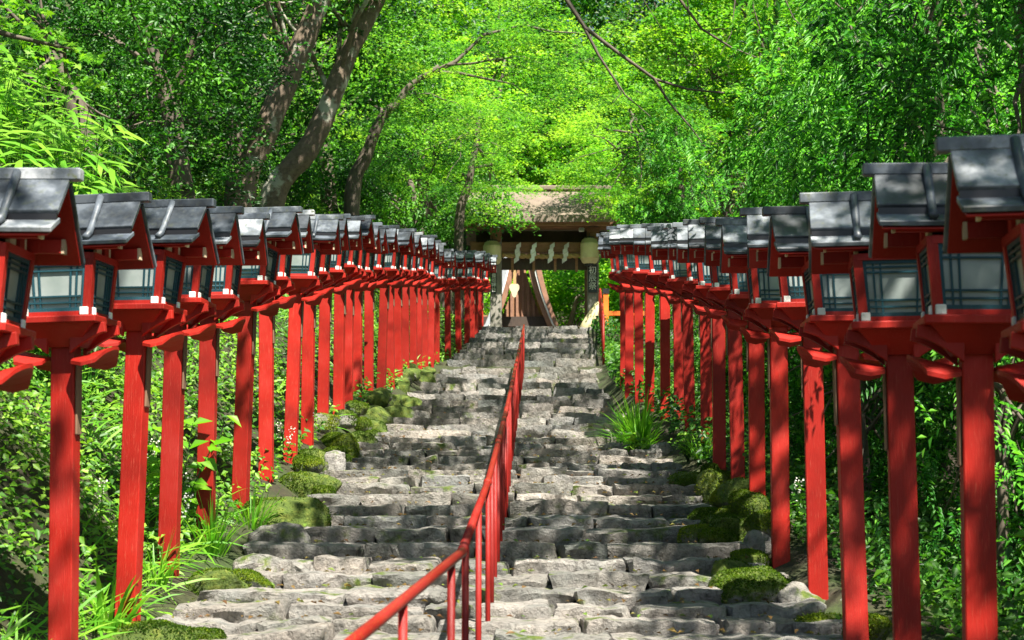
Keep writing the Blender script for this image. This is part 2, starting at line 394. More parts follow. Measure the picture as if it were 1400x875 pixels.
for i, (D, z) in enumerate(STEPS):
    nxt = STEPS[i + 1][0] if i + 1 < len(STEPS) else D + .7
    zprev = STEPS[i - 1][1] if i else z - .08
    a, b = xl(D) - srng.uniform(0, .12), xr(D) + srng.uniform(0, .12)
    step = None
    upper = i >= NLOW
    x = a; mean = .46 if D < 20 else .58
    if upper: mean = .5
    while x < b - .08:
        w = srng.choice([.7, .9, 1.1, 1.3, 1.6, 1.95]) * mean * srng.uniform(.85, 1.15)
        if x + w > b - .26: w = b - x
        w = min(w, b - x)
        h = (z - zprev) + .13 + srng.uniform(-.01, .03)
        d = (nxt - D) + .22
        jz = srng.uniform(-.014, .008); jy = srng.uniform(-.05, .05)
        fine = D < 14
        me = stone_mesh(w - .012, d, h, i * 50 + n_st, (14, 5, 7) if fine else ((10, 4, 5) if D < 20 else (7, 3, 3)), srng.uniform(16, 40), .30)
        if n_st < 330 - 0 and not upper or (upper and n_st < 330):
            if step is None:
                step = empty('step', (0, 0, 0)); step.parent = stairs; step.matrix_parent_inverse = Matrix.Translation(-stairs.location)
                step.location = (0, D, z)
            o = link(bpy.data.objects.new('stone', me), step)
            o.location = (x + w / 2, d / 2 + jy - .03, -h / 2 + jz)
            o.rotation_euler = (R(srng.uniform(-2, 2)), R(srng.uniform(-1.4, 1.4)), R(srng.uniform(-2.2, 2.2)))
            n_st += 1
        else:
            o = link(bpy.data.objects.new('stone', me), stairs)
            o.matrix_parent_inverse = Matrix.Translation(-stairs.location); o.location = (x + w / 2, D + d / 2 + jy, z - h / 2 + jz); n_st += 1
        x += w
print('step stones', n_st)
# paving on the terrace at the top, under the gate
pav = MB().box(-4, 6, 40.2, 60, TOPZ - .3, TOPZ - .02).build('terrace_paving', M['rock'])
tag(pav, 'pale gravel terrace at the head of the stairs', 'pavement', kind='structure')

# boulders along the edges
def boulder(x, y, D, w, h, name='boulder', mat='mossrock', label='', dep=None, group=None, seed=0):
    p = P(x, y, D); W = w / F * D * 1.18; H = max(h / F * D * 1.7, W * .62); d = dep or W * .85
    me = stone_mesh(W, d, H, 900 + seed, (13, 11, 10), random.Random(seed).uniform(2.1, 2.7), .20, M[mat], 'boulder', False)
    gz = min(terrain(p.x + k_ * W * .3, D) for k_ in (-1, 0, 1)); vis = h / F * D * 1.3
    o = link(bpy.data.objects.new(name, me)); o.location = (p.x, D + d * .25, gz + vis - H * .5 + .04)
    o.rotation_euler = (0, R(random.Random(seed).uniform(-9, 9)), R(random.Random(seed + 5).uniform(-30, 30)))
    if mat == 'mossrock':
        BOULDERS.append((o, W, D))
    return tag(o, label, 'boulder', group)
BOULDERS = []
def dl(y):   # distance of a point on the stair slope from its photograph row
    return 2.102 / ((y - 700) / F + .158)
BL = [ # x, y(base), width px, height px, material, label
 (190, 872, 120, 62, 'mossrock', 'low moss-covered boulder at the foot of the second red post beside the street'),
 (240, 842, 50, 28, 'rock', 'small bare grey stone lying beside the lowest wide step'),
 (262, 858, 60, 36, 'mossrock', 'squat rock with patchy moss below the small grey stone'),
 (300, 786, 80, 38, 'mossrock', 'mossy rock between the fourth lantern post and the steps'),
 (340, 782, 44, 34, 'mossrock', 'round green mossy stone next to the long smooth tan stone'),
 (370, 762, 92, 34, 'rock', 'long smooth tan stone laid end-on to the steps'),
 (376, 734, 62, 50, 'rock', 'leaning brown rock with a mossy flank below the big moss mound'),
 (388, 708, 96, 58, 'mossrock', 'largest moss mound, dark green, at the foot of a red post'),
 (408, 664, 76, 44, 'mossrock', 'wide moss mound just above the largest one'),
 (427, 640, 38, 36, 'mossrock', 'yellowish mossy stone leaning beside an upright grey one'),
 (452, 638, 34, 42, 'rock', 'upright grey rock with a yellow mossy lower half'),
 (468, 616, 40, 44, 'mossrock', 'bright green rounded moss boulder at the edge of the steps'),
 (438, 606, 34, 28, 'mossrock', 'dark moss stone tucked behind the bright green boulder'),
 (494, 598, 36, 26, 'mossrock', 'pale green moss stone beside the bright green boulder'),
 (494, 584, 50, 28, 'mossrock', 'flat moss stone against a post half way up the stairs'),
 (512, 571, 44, 36, 'mossrock', 'dark moss boulder pressed against the crowded posts'),
 (541, 563, 40, 24, 'mossrock', 'low yellow-green moss stone beside the crowded posts'),
 (534, 550, 32, 22, 'mossrock', 'yellow moss-topped stone above the low one'),
 (555, 549, 30, 20, 'mossrock', 'tan stone with thin moss next to the yellow moss-topped one'),
 (548, 534, 26, 22, 'mossrock', 'small sunny moss stone in front of a lit post'),
 (578, 516, 30, 18, 'mossrock', 'pale rounded stone below the landing'),
]
for k, (x, y, w, h, m, lab) in enumerate(BL):
    boulder(x, y - h * .25, min(dl(y) * .985, 9.2 if y > 850 else 99), w, h * .8, mat=m, label=lab, seed=k + 1, group='boulders edging the stairs on the bank side')
BR = [
 (1035, 800, 92, 52, 'mossrock', 'sunlit yellow-green moss boulder beside the lower steps on the shrub side'),
 (1115, 838, 120, 34, 'mossrock', 'broad flat mossy stone round the foot of a red post'),
 (1100, 806, 60, 40, 'rock', 'dark bare rock between two post feet'),
 (1010, 770, 70, 34, 'mossrock', 'mossy stone above the sunlit moss boulder'),
 (1040, 742, 34, 34, 'rock', 'small pale grey rock wedged beside a post foot'),
 (1000, 722, 70, 42, 'mossrock', 'dark round moss boulder in the shade of the posts'),
 (958, 722, 46, 28, 'mossrock', 'low moss stone at the shaded edge of the steps'),
 (985, 672, 50, 34, 'mossrock', 'green moss boulder below a pair of close posts'),
 (945, 650, 46, 24, 'mossrock', 'dark mossy stone under the ferny plants'),
 (905, 612, 26, 24, 'rock', 'pale angular rock beside the big grass tuft'),
 (1160, 868, 90, 30, 'mossrock', 'lowest mossy stone on the shrub side'),
]
for k, (x, y, w, h, m, lab) in enumerate(BR):
    boulder(x, y - h * .25, dl(y) * .99, w, h * .8, mat=m, label=lab, seed=k + 41, group='boulders edging the stairs on the shrub side')

mr_ = random.Random(17)
for k in range(30):
    left = k < 19; D = mr_.uniform(12.5, 31) if left else mr_.uniform(8.8, 17.0)
    X = (xl(D) - mr_.uniform(-.06, .30)) if left else (xr(D) + mr_.uniform(-.10, .25)); W = mr_.uniform(.20, .40); H = W * mr_.uniform(.6, .85)
    o = link(bpy.data.objects.new('mossy_stone', stone_mesh(W, W * .85, H, 1300 + k, (9, 8, 7), mr_.uniform(2.0, 2.5), .19, M['mossrock'], 'mossy_stone', False)))
    o.location = (X, D, terrain(X, D) + H * .28 + .05); o.rotation_euler = (0, R(mr_.uniform(-10, 10)), mr_.uniform(0, 6)); BOULDERS.append((o, W, D if left else D))
    tag(o, 'small moss-covered stone at the edge of the steps ' + ('on the bank side' if left else 'on the shrub side'), 'stone', 'small mossy stones on the bank side' if left else 'small mossy stones on the shrub side')

# ------------------------------------------------------------------ red post lanterns
def make_lantern(s):
    """s = +1: stairs lie on the +x side (row under the bank); -1: on the -x side. Origin at the foot of the post."""
    t = empty('post_lantern'); SL = LH - .655
    MB().box(-.062, .062, -.062, .062, -.35, SL - .14).build('post', M['red'], t, bevel=.005)
    MB().box(s * .064, s * .076, -.040, .040, SL - .60, SL - .20).build('name_plaque', M['wood'], t, bevel=.003)
    # flared tray under the sill
    def fr(z0, h0, z1, h1): return [(-h0, -h0, z0), (h0, -h0, z0), (h0, h0, z0), (-h0, h0, z0), (-h1, -h1, z1), (h1, -h1, z1), (h1, h1, z1), (-h1, h1, z1)]
    MB().hexa(fr(SL - .15, .09, SL - .036, .195)).build('tray', M['red'], t)
    MB().box(-.228, .228, -.228, .228, SL - .036, SL).build('sill', M['red'], t, bevel=.005)
    for sx in (-1, 1):
        # curved bracket arms, front and back, with a block end
        top = [(.06, -.10), (.16, -.046), (.244, -.030), (.250, -.082)]
        low = [(.250 - .190 * u, -.082 - .105 * u ** 1.5) for u in np.linspace(.12, 1, 7)]
        poly = [(sx * a, SL + b) for a, b in top + low]
        for y0 in (-.13, .095):
            MB().prism(poly, 'y', y0, y0 + .038).build('bracket_arm', M['red'], t, bevel=.003)
        # arched wing board below the arms
        n = 9; vs = []; fs = []
        for i, xx in enumerate((.075, .145, .215, .275)):
            half = (.15, .20, .19, .12)[i]; lift = (-.045, -.030, -.012, .002)[i]; arch = (.030, .060, .062, .030)[i]
            for j in range(n):
                u = -1 + 2 * j / (n - 1); zz = SL - .150 + lift - arch * u * u
                vs += [(sx * (xx - .03 * u * u * (i == 3)), u * half, zz), (sx * (xx - .03 * u * u * (i == 3)), u * half, zz - .018)]
        for i in range(3):
            for j in range(n - 1):
                a = (i * n + j) * 2; b = a + 2; c = ((i + 1) * n + j) * 2; d = c + 2
                fs += [[a, b, d, c], [a + 1, c + 1, d + 1, b + 1]]
            a = i * n * 2; c = (i + 1) * n * 2; fs.append([a, c, c + 1, a + 1])
            a = (i * n + n - 1) * 2; c = ((i + 1) * n + n - 1) * 2; fs.append([a, a + 1, c + 1, c])
        for i in (0, 3):
            for j in range(n - 1):
                a = (i * n + j) * 2; fs.append([a, a + 1, a + 3, a + 2])
        MB().add(vs, fs).build('wing_board', M['red'], t)
    # body
    hb, ht = .186, .212; zb, zt = SL, SL + .318
    for sx in (-1, 1):
        for sy in (-1, 1):
            c0 = (sx * (hb - .019), sy * (hb - .019)); c1 = (sx * (ht - .019), sy * (ht - .019)); k = .021
            MB().hexa([(c0[0] - k, c0[1] - k, zb), (c0[0] + k, c0[1] - k, zb), (c0[0] + k, c0[1] + k, zb), (c0[0] - k, c0[1] + k, zb),
                       (c1[0] - k, c1[1] - k, zt), (c1[0] + k, c1[1] - k, zt), (c1[0] + k, c1[1] + k, zt), (c1[0] - k, c1[1] + k, zt)]).build('corner_post', M['red'], t)
    for ang in (0, 90, 180, 270):
        rot = Matrix.Rotation(R(ang), 4, 'Z')
        def at(m, name, mat, par, bev=0):
            m.v = [rot @ v for v in m.v]; return m.build(name, mat, par, bevel=bev)
        def face(u, w, off):      # u -1..1 across, w 0..1 up the leaning window plane
            z = SL + .024 + .268 * w; hw = hb + (ht - hb) * (.024 + .268 * w) / .318
            return Vector((u * (hw - .040), -(hw - .006) - off, z))
        def bar(mb, u0, u1, w0, w1, o0, o1):
            mb.hexa([face(u0, w0, o0), face(u1, w0, o0), face(u1, w0, o1), face(u0, w0, o1), face(u0, w1, o0), face(u1, w1, o0), face(u1, w1, o1), face(u0, w1, o1)])
        at(MB().box(-hb + .04, hb - .04, -hb - .002, -hb + .03, SL, SL + .024), 'base_rail', M['red'], t)
        at(MB().box(-ht + .02, ht - .02, -ht - .003, -ht + .03, SL + .290, SL + .322), 'head_rail', M['red'], t)
        fr_ = MB(); bar(fr_, -1, -.91, 0, 1, .0, -.022); bar(fr_, .91, 1, 0, 1, .0, -.022); bar(fr_, -.91, .91, 0, .07, .0, -.022); bar(fr_, -.91, .91, .93, 1, .0, -.022)
        wo = at(fr_, 'window', M['teal'], t)
        pn = MB(); bar(pn, -.91, .91, .07, .93, -.014, -.018); at(pn, 'pane', M['paper'], wo)
        lt = MB()
        for u in (-.72, -.52, .52, .72): bar(lt, u - .028, u + .028, .07, .93, -.003, -.013)
        for w in (.17, .29, .78, .87): bar(lt, -.91, .91, w - .016, w + .016, -.001, -.0125)
        at(lt, 'lattice', M['teal'], wo)
        for u in (-1, 1):
            sd_ = ang in (90, 270); at(MB().box(u * (.14 if sd_ else .160) - .021, u * (.14 if sd_ else .160) + .021, -.200 if sd_ else -.214, -.188, SL + .001, SL + .042), 'corner_peg', M['white'], t, .003)
        at(MB().box(-.12, .12, -ht + .012, -ht + .03, SL + .322, SL + .372), 'frieze_panel', M['cream'], t)
        at(MB().box(-.035, .035, -ht - .004, -ht + .03, SL + .322, SL + .366), 'bearing_block', M['red'], t)
    # purlins with cream ends
    for (py, pz, hw) in ((-.175, .340, .335), (.180, .322, .335)):
        pu = MB().box(-hw, hw, py - .022, py + .022, SL + pz, SL + pz + .055).build('purlin', M['red'], t)
        for sx in (-1, 1):
            MB().box(sx * hw, sx * (hw + .012), py - .024, py + .024, SL + pz - .002, SL + pz + .057).build('purlin_end', M['cream'], pu)
    # gable boards closing the roof above the side walls
    for sx in (-1, 1):
        MB().prism([(-.17, SL + .37), (.20, SL + .34), (.02, SL + .565), (-.02, SL + .565)], 'x', sx * .165, sx * .185).build('gable_panel', M['red'], t)
    # roof
    def slab(y0, z0, y1, z1, hw, th, name, mat):
        d = Vector((0, y1 - y0, z1 - z0)).normalized(); nrm = Vector((0, -d.z, d.y)); nrm = nrm if nrm.z > 0 else -nrm
        a = Vector((0, y0, SL + z0)); b = Vector((0, y1, SL + z1)); q = nrm * th
        m = MB().hexa([a + Vector((-hw, 0, 0)), a + Vector((hw, 0, 0)), b + Vector((hw, 0, 0)), b + Vector((-hw, 0, 0)),
                       a + Vector((-hw, 0, 0)) + q, a + Vector((hw, 0, 0)) + q, b + Vector((hw, 0, 0)) + q, b + Vector((-hw, 0, 0)) + q])
        return m.build(name, mat, t, bevel=.003)
    slab(-.012, .585, -.170, .436, .405, .024, 'roof_panel', M['roof'])
    MB().box(-.400, .400, -.180, -.163, SL + .398, SL + .440).build('panel_edge', M['black'], t)
    slab(-.135, .408, -.272, .352, .405, .022, 'eave_board', M['roof'])
    slab(.012, .585, .275, .285, .405, .022, 'roof_panel', M['roof'])
    slab(-.012, .560, -.158, .405, .392, .009, 'roof_underside', M['red'])
    slab(-.135, .392, -.262, .338, .392, .009, 'eave_underside', M['red'])
    slab(.012, .570, .266, .280, .392, .009, 'roof_underside', M['red'])
    MB().box(-.45, .45, -.034, .034, SL + .600, SL + .650).build('ridge', M['roof'], t, bevel=.005)
    for sx in (-1, 1):
        MB().tube([(sx * .19, -.03, SL + .632), (sx * .19, -.09, SL + .560), (sx * .19, -.165, SL + .474), (sx * .19, -.215, SL + .420), (sx * .19, -.28, SL + .392)], .019, 7).build('roof_batten', M['roof'], t, True)
        MB().tube([(sx * .19, .03, SL + .632), (sx * .19, .15, SL + .475), (sx * .19, .27, SL + .325)], .019, 6).build('roof_batten', M['roof'], t, True)
    return t
def ordinal(n): return ['first', 'second', 'third', 'fourth', 'fifth', 'sixth', 'seventh', 'eighth', 'ninth', 'tenth', 'eleventh', 'twelfth', 'thirteenth', 'fourteenth', 'fifteenth', 'sixteenth', 'seventeenth', 'eighteenth', 'nineteenth', 'twentieth', 'twenty-first', 'twenty-second', 'twenty-third', 'twenty-fourth', 'twenty-fifth', 'twenty-sixth', 'twenty-seventh', 'twenty-eighth', 'twenty-ninth', 'thirtieth'][n]
LEFT = [(-2.23, 6.34)] + [(a, b) for a, b in zip(
    [-2.28, -2.26, -2.29, -2.28, -2.24, -2.25, -2.20, -2.21, -2.20, -2.15, -2.17, -2.17, -2.09, -2.0, -1.95, -1.91, -1.87, -1.81, -1.78, -1.73, -1.68, -1.62],
    [8.14, 9.39, 10.6, 11.8, 13.05, 14.45, 15.65, 17.0, 18.3, 19.5, 20.75, 22.0, 22.9, 24.0, 25.2, 26.4, 27.6, 28.8, 30.0, 31.2, 32.4, 33.6])] + \
    [(-1.43, 35.0), (-1.23, 36.1), (-1.06, 37.1), (-.97, 38.0), (-.89, 38.8), (-.83, 39.6), (-.79, 40.4)]
RIGHT = list(zip([1.92, 1.87, 1.85, 1.89, 1.945, 1.92, 1.95, 2.03, 2.01, 2.10, 2.06, 2.05, 1.95, 1.83, 1.81, 1.76, 1.79],
                 [5.25, 6.43, 7.49, 8.79, 10.13, 11.36, 12.6, 14.2, 15.3, 17.0, 18.2, 19.3, 20.0, 20.9, 22.3, 23.6, 25.0]))
lr = random.Random(5)
for s, spots, gname, where in ((1, LEFT, 'red lanterns in the row under the steep bank', 'in the row under the steep bank'),
                               (-1, RIGHT, 'red lanterns in the row on the shrub side', 'in the row on the shrub side')):
    proto = make_lantern(s)
    for i, (x, D) in enumerate(spots):
        o = proto if i == 0 else copy_tree(proto)
        z = zl(D) if s > 0 else zr(D)
        o.location = (x, D, z + lr.uniform(-.03, .03)); o.rotation_euler = (R(lr.uniform(-1.2, 1.2)), R(lr.uniform(-1.1, 1.1)), R(-6.6 + lr.uniform(-5, 5))); o.scale = (1, .80, 1)
        tag(o, f'red post lantern, {ordinal(i)} up from the street {where}', 'lantern', gname)

# ------------------------------------------------------------------ centre handrail
hr = empty('handrail', (-.24, 7.5, 0)); tag(hr, 'red pipe handrail with close balusters running up the middle of the stone stairs', 'handrail')
def stairz(D): return interp(D, SD, SZ)
def railx(D): return interp(D, [0, 6.44, 13.6, 32.6], [-.204, -.204, -.054, .25])
inv = Matrix.Translation(-hr.location)
def hp(o): o.matrix_parent_inverse = inv; return o
kink_z = P(632, 755, 6.44).z
railpts = [P(250, 1068, 3.0), P(485, 875, 4.5), P(632, 755, 6.44)]
hp(MB().tube(railpts, .020, 12).build('level_rail', M['rail_red'], hr, True))
KD = [6.44, 9.33, 11.5, 14.0, 17, 20, 23.5, 27, 30, 32.4]
KZ = [kink_z] + [stairz(d) + .80 for d in KD[1:]]
hp(MB().tube([(railx(d), d, z) for d, z in zip(KD, KZ)], .020, 12).build('rail', M['rail_red'], hr, True))
def railz(d): return kink_z if d < 6.44 else interp(d, KD, KZ)
for d in KD[1:-1]:
    a = Vector((railx(d - .05), d - .05, railz(d - .05))); b = Vector((railx(d + .05), d + .05, railz(d + .05)))
    hp(MB().tube([a, a.lerp(b, .3), a.lerp(b, .7), b], [.021, .026, .026, .021], 12).build('collar', M['rail_red'], hr, True))
pb = P(617, 767, 6.2); hp(MB().tube([(pb.x, 6.2, pb.z), (pb.x, 6.2, stairz(6.2) - .15)], .0155, 8).build('baluster', M['baluster_shade'], hr, True))
for dd in (5.2, 4.2):
    u_ = (6.44 - dd) / (6.44 - 4.5); pb = P(632, 755, 6.44).lerp(P(485, 875, 4.5), u_); hp(MB().tube([pb, (pb.x, pb.y, stairz(pb.y) - .15)], .0155, 8).build('baluster', M['baluster_shade'], hr, True))
d = 6.75
while d < 32.4:
    zb = stairz(d) - .40
    hp(MB().tube([(railx(d), d, zb), (railx(d), d, railz(d) - .01)], .0155, 8).build('baluster', M['baluster_shade'], hr, True)); d += 1.32 if d < 9 else .66

# ------------------------------------------------------------------ gate
GD = 46.0
gate = empty('shrine_gate', (.93, GD, TOPZ)); tag(gate, 'weathered timber gate with a cypress bark roof at the head of the stairs', 'gate')
ginv = Matrix.Translation(-gate.location)
def gp(o, inv_=True):
    o.matrix_parent_inverse = ginv; return o
zg = lambda y, D=GD: P(700, y, D).z
XL, XR = P(678, 440, GD).x, P(811, 440, GD).x
for X in (XL, XR):
    for yy in (GD, GD + 1.6):
        gp(MB().box(X - .17, X + .17, yy - .17, yy + .17, TOPZ - .3, zg(300)).build('gate_post', M['greywood'] if yy == GD else M['wood'], gate, bevel=.02))
        gp(MB().box(X - .26, X + .26, yy - .26, yy + .26, TOPZ - .05, TOPZ + .12).build('post_base', M['rock'], gate, bevel=.03))
gp(MB().box(XL - .75, XR + .75, GD - .15, GD + .15, zg(346), zg(332)).build('tie_beam', M['beam'], gate, bevel=.015))
gp(MB().box(XL - .95, XR + .85, GD - .17, GD + .17, zg(313), zg(300)).build('head_beam', M['beam'], gate, bevel=.015))
gp(MB().box(XL + .17, XR - .17, GD - .05, GD + .05, zg(369), zg(353)).build('transom_panel', M['darkwood'], gate))
for k in range(4):
    X = XL + .17 + (XR - XL - .34) * (k + .5) / 4
    gp(MB().box(X - .04, X + .04, GD - .08, GD - .05, zg(372), zg(353)).build('transom_strut', M['beam'], gate))
gp(MB().box(XL - .6, XR + .6, GD + .35, GD + .5, zg(332), zg(313)).build('dark_interior_sheet', M['darkwood'], gate))  # dark sheet painting in the unlit interior between the beams
for X in (XL, XR):
    gp(MB().prism([(GD - .9, zg(303)), (GD + 2.4, zg(303)), (GD + 2.4, zg(296)), (GD - .9, zg(296))], 'x', X - .11, X + .11).build('bracket_beam', M['beam'], gate, bevel=.01))
    gp(MB().hexa([(X - .14, GD - .3, zg(332)), (X + .14, GD - .3, zg(332)), (X + .14, GD - .16, zg(332)), (X - .14, GD - .16, zg(332)),
                  (X - .2, GD - .3, zg(313)), (X + .2, GD - .3, zg(313)), (X + .2, GD - .16, zg(313)), (X - .2, GD - .16, zg(313))]).build('bracket_block', M['beam'], gate))
# roof: two curved slopes with thick bark edge
rx0, rx1 = XL - .95, XR + .55
ry = GD + .7; rz = zg(259, ry); ez = zg(294, GD - 1.3)
def roofprof(side, th):
    pts = []
    for u in np.linspace(0, 1, 9):
        yy = ry + side * 2.0 * u; zz = rz + (ez - rz) * (u ** .82)
        pts.append((yy, zz))
    return pts + [(y_, z_ - th) for y_, z_ in reversed(pts)]
for sd in (-1, 1):
    gp(MB().prism(roofprof(sd, .20), 'x', rx0, rx1).build('roof_slope', M['bark_roof'], gate))
    gp(MB().box(rx0 + .1, rx1 - .1, ry + sd * 1.72 - .05, ry + sd * 1.72 + .05, ez - .26, ez - .13).build('eave_beam', M['beam'], gate))
gp(MB().box(rx0 - .05, rx1 + .05, ry - .16, ry + .16, rz - .05, rz + .10).build('roof_ridge', M['bark_roof'], gate, bevel=.03))
k = 0; X = rx0 + .15
while X < rx1 - .1:
    gp(MB().hexa([(X, ry - 1.85, ez - .20), (X + .08, ry - 1.85, ez - .20), (X + .08, ry - .05, rz - .34), (X, ry - .05, rz - .34),
                  (X, ry - 1.85, ez - .12), (X + .08, ry - 1.85, ez - .12), (X + .08, ry - .05, rz - .24), (X, ry - .05, rz - .24)]).build('rafter', M['beam'], gate)); X += .3
# straw rope with folded paper streamers
rope = MB(); n = 44; xs = np.linspace(XL + .18, XR - .18, n)
for ph in (0, math.pi):
    rope.tube([(x_, GD - .22 + .035 * math.cos(x_ * 16 + ph), zg(350) + .035 * math.sin(x_ * 16 + ph) - .05 * math.sin((x_ - XL) / (XR - XL) * math.pi)) for x_ in xs], .05, 6)
tag(rope.build('straw_rope', M['straw'], None, True), 'twisted straw rope stretched across the gate below the beam', 'rope')
for x in (709, 730.5, 755, 774.5):
    p = P(x, 336, GD - .30); W = .13; Hh = .15; mb = MB(); zz = zg(337); xx = p.x + .03
    for k in range(4):
        x0 = xx - .055 * k * .2 + (0 if k % 2 == 0 else -.03)
        y_ = GD - .31 - .006 * k
        mb.hexa([(x0 - .10, y_, zz - .16), (x0 + .04, y_, zz - .06), (x0 + .04, y_ + .004, zz - .06), (x0 - .10, y_ + .004, zz - .16),
                 (x0 - .10, y_, zz - .02), (x0 + .04, y_, zz + .08), (x0 + .04, y_ + .004, zz + .08), (x0 - .10, y_ + .004, zz - .02)])
        zz -= .135
    tag(mb.build('paper_streamer', M['white']), 'white zigzag paper streamer hanging from the straw rope', 'paper streamer', 'paper streamers on the gate rope')
# round paper lanterns
def paper_lantern(xc, y0, y1, lab):
    D = GD - .45; c = P(xc, (y0 + y1) / 2, D); h = (P(xc, y0, D).z - P(xc, y1, D).z); rad = .27
    t = empty('paper_lantern', (c.x, D, c.z)); tag(t, lab, 'paper lantern', 'paper lanterns at the gate')
    prof = [(rad * .55, -h * .5), (rad * .82, -h * .44), (rad * .98, -h * .3)] + [(rad * (1 + .012 * (-1) ** k), -h * .3 + h * .6 * k / 12) for k in range(13)] + [(rad * .98, h * .3), (rad * .82, h * .44), (rad * .55, h * .5)]
    vs = [(r_ * math.cos(a), r_ * math.sin(a), z_) for r_, z_ in prof for a in np.linspace(0, 2 * math.pi, 20, endpoint=False)]
    fs = [[i * 20 + k, i * 20 + (k + 1) % 20, (i + 1) * 20 + (k + 1) % 20, (i + 1) * 20 + k] for i in range(len(prof) - 1) for k in range(20)]
    MB().add(vs, fs).build('paper_shade', M['lampaper'], t, True)
    for sg in (-1, 1):
        MB().tube([(0, 0, sg * h * .49), (0, 0, sg * h * .55)], rad * .57, 16).build('cap', M['black'], t)
    MB().tube([(0, 0, h * .5), (0, 0, h * .5 + .15)], .012, 6).build('hanger', M['black'], t)
m_, nt_, b_ = new_mat('lantern_paper'); v_ = coords(nt_); nt_.links.new(ramp(nt_, noise(nt_, v_, 3, 3), [(.3, (.55, .47, .25)), (.7, (.68, .60, .36))]), b_.inputs['Base Color']); b_.inputs['Roughness'].default_value = .6
M['lampaper'] = m_
paper_lantern(673, 330, 362, 'cream paper lantern hanging at the gate post beside the upper lantern row')
paper_lantern(806, 326, 361, 'cream paper lantern hanging above the black sign with white characters')
# black signboards on the gate posts
def sign(X, y0, y1, text, lab, w=.26):
    D = GD - .2; z0, z1 = P(700, y1, D).z, P(700, y0, D).z
    b = MB().box(X - w / 2, X + w / 2, D - .02, D + .02, z0, z1).build('signboard', M['black'], None, bevel=.006)
    tag(b, lab, 'sign')
    n = len(text); hh = (z1 - z0) * .86 / n
    for k, ch in enumerate(text):
        cu = bpy.data.curves.new('character', 'FONT'); cu.body = ch; cu.size = hh * 1.02; cu.align_x = 'CENTER'; cu.align_y = 'CENTER'; cu.extrude = .003
        to = bpy.data.objects.new('tmp', cu); COL.objects.link(to); bpy.context.view_layer.update()
        me = bpy.data.meshes.new_from_object(to.evaluated_get(bpy.context.evaluated_depsgraph_get())); bpy.data.objects.remove(to)
        me.materials.clear(); me.materials.append(M['white'])
        o = link(bpy.data.objects.new('character', me), b); o.rotation_euler = (R(90), 0, 0); o.location = (X, D - .024, z1 - (z1 - z0) * .07 - hh * (k + .5))
        o.scale = (1.0, 1.0, 1.0)
sign(XR - .02, 362, 400, '初辰祭', 'black upright signboard with three white characters on the gate post', .27)
sign(XL - .06, 372, 402, '貴船神社', 'narrow black signboard with four white characters on the post beside the lantern row', .16)
# small floodlight under the gate roof
fl = empty('flood_lamp', P(795, 314, GD - .5)); tag(fl, 'small white lamp fixed under the gate eaves', 'lamp')
MB().box(-.08, .08, -.05, .05, -.06, .06).build('lamp_housing', M['white'], fl, bevel=.02); MB().box(-.02, .02, .05, .12, -.02, .02).build('lamp_bracket', M['black'], fl)
MB().box(-.065, .065, -.056, -.0505, -.045, .045).build('lamp_glass', M['paper'], fl)

# ------------------------------------------------------------------ hall behind the gate
HD = 56.0
hall = empty('shrine_hall', (P(712, 440, HD).x, HD, TOPZ)); tag(hall, 'shrine hall with sweeping curved gable boards seen through the gate', 'building')
hinv = Matrix.Translation(-hall.location)
def hh_(o): o.matrix_parent_inverse = hinv; return o
apex = P(713, 338, HD); toe = P(745, 446, HD)
def sweep(s, off, n=14):
    out = []
    for u in np.linspace(0, 1, n):
        xx = (toe.x - apex.x) * (u ** 1.55) ; zz = apex.z + (toe.z - apex.z) * u
        out.append((apex.x + s * (xx + off * (1 - .25 * u)), zz))
    out.append((apex.x + s * ((toe.x - apex.x) * 1.55 + off), toe.z - .55))
    return out
for s in (-1, 1):
    o1, i1 = sweep(s, .34), sweep(s, .12)
    hh_(MB().prism(o1 + i1[::-1], 'y', HD - .3, HD - .1).build('gable_board', M['copper'], hall))
    o2, i2 = sweep(s, .41), sweep(s, .345)
    hh_(MB().prism(o2 + i2[::-1], 'y', HD - .5, HD - .05).build('gable_trim', M['white'], hall))
    o3, i3 = sweep(s, .62), sweep(s, .415)
    hh_(MB().prism(o3 + i3[::-1], 'y', HD - .55, HD + 7).build('roof_slope', M['slate'] if s < 0 else M['copper'], hall))
wall_poly = [(x_, z_) for x_, z_ in sweep(-1, .05)][::-1] + [(x_, z_) for x_, z_ in sweep(1, .05)]
wall_poly = [(x_, max(z_, TOPZ + .2)) for x_, z_ in wall_poly]
hh_(MB().prism(wall_poly, 'y', HD + .45, HD + .6).build('gable_wall', M['beam'], hall))
for k in range(-9, 12):
    X = apex.x + k * .2; dx = abs(X + .04 - apex.x)
    zt_ = apex.z + (toe.z - apex.z) * min(1, (max(0, dx - .05) / (toe.x - apex.x)) ** (1 / 1.55)) - .12
    if zt_ > TOPZ + .9: hh_(MB().box(X, X + .09, HD + .32, HD + .44, TOPZ + .6, zt_).build('wall_slat', M['copper'], hall))
hh_(MB().box(apex.x - 2, apex.x + 1.05, HD + .22, HD + .31, TOPZ + 1.95, TOPZ + 2.3).build('floor_beam', M['darkwood'], hall))
pend = []
for a in np.linspace(0, 2 * math.pi, 24, endpoint=False):
    rr = .19 * (1 + .22 * math.cos(3 * a + math.pi / 2 * 3)); pend.append((apex.x - .26 + rr * math.cos(a) * .85, P(703, 398, HD).z + rr * 1.25 * math.sin(a)))
hh_(MB().prism(pend, 'y', HD - .42, HD - .34).build('gable_pendant', M['cream'], hall))
hh_(MB().box(apex.x - .30, apex.x - .20, HD - .41, HD - .35, P(703, 392, HD).z, apex.z - .5).build('pendant_stem', M['straw'], hall))
hh_(MB().box(apex.x - 1.9, apex.x + .9, HD + .6, HD + 6.5, TOPZ, TOPZ + 2.4).build('body', M['beam'], hall))

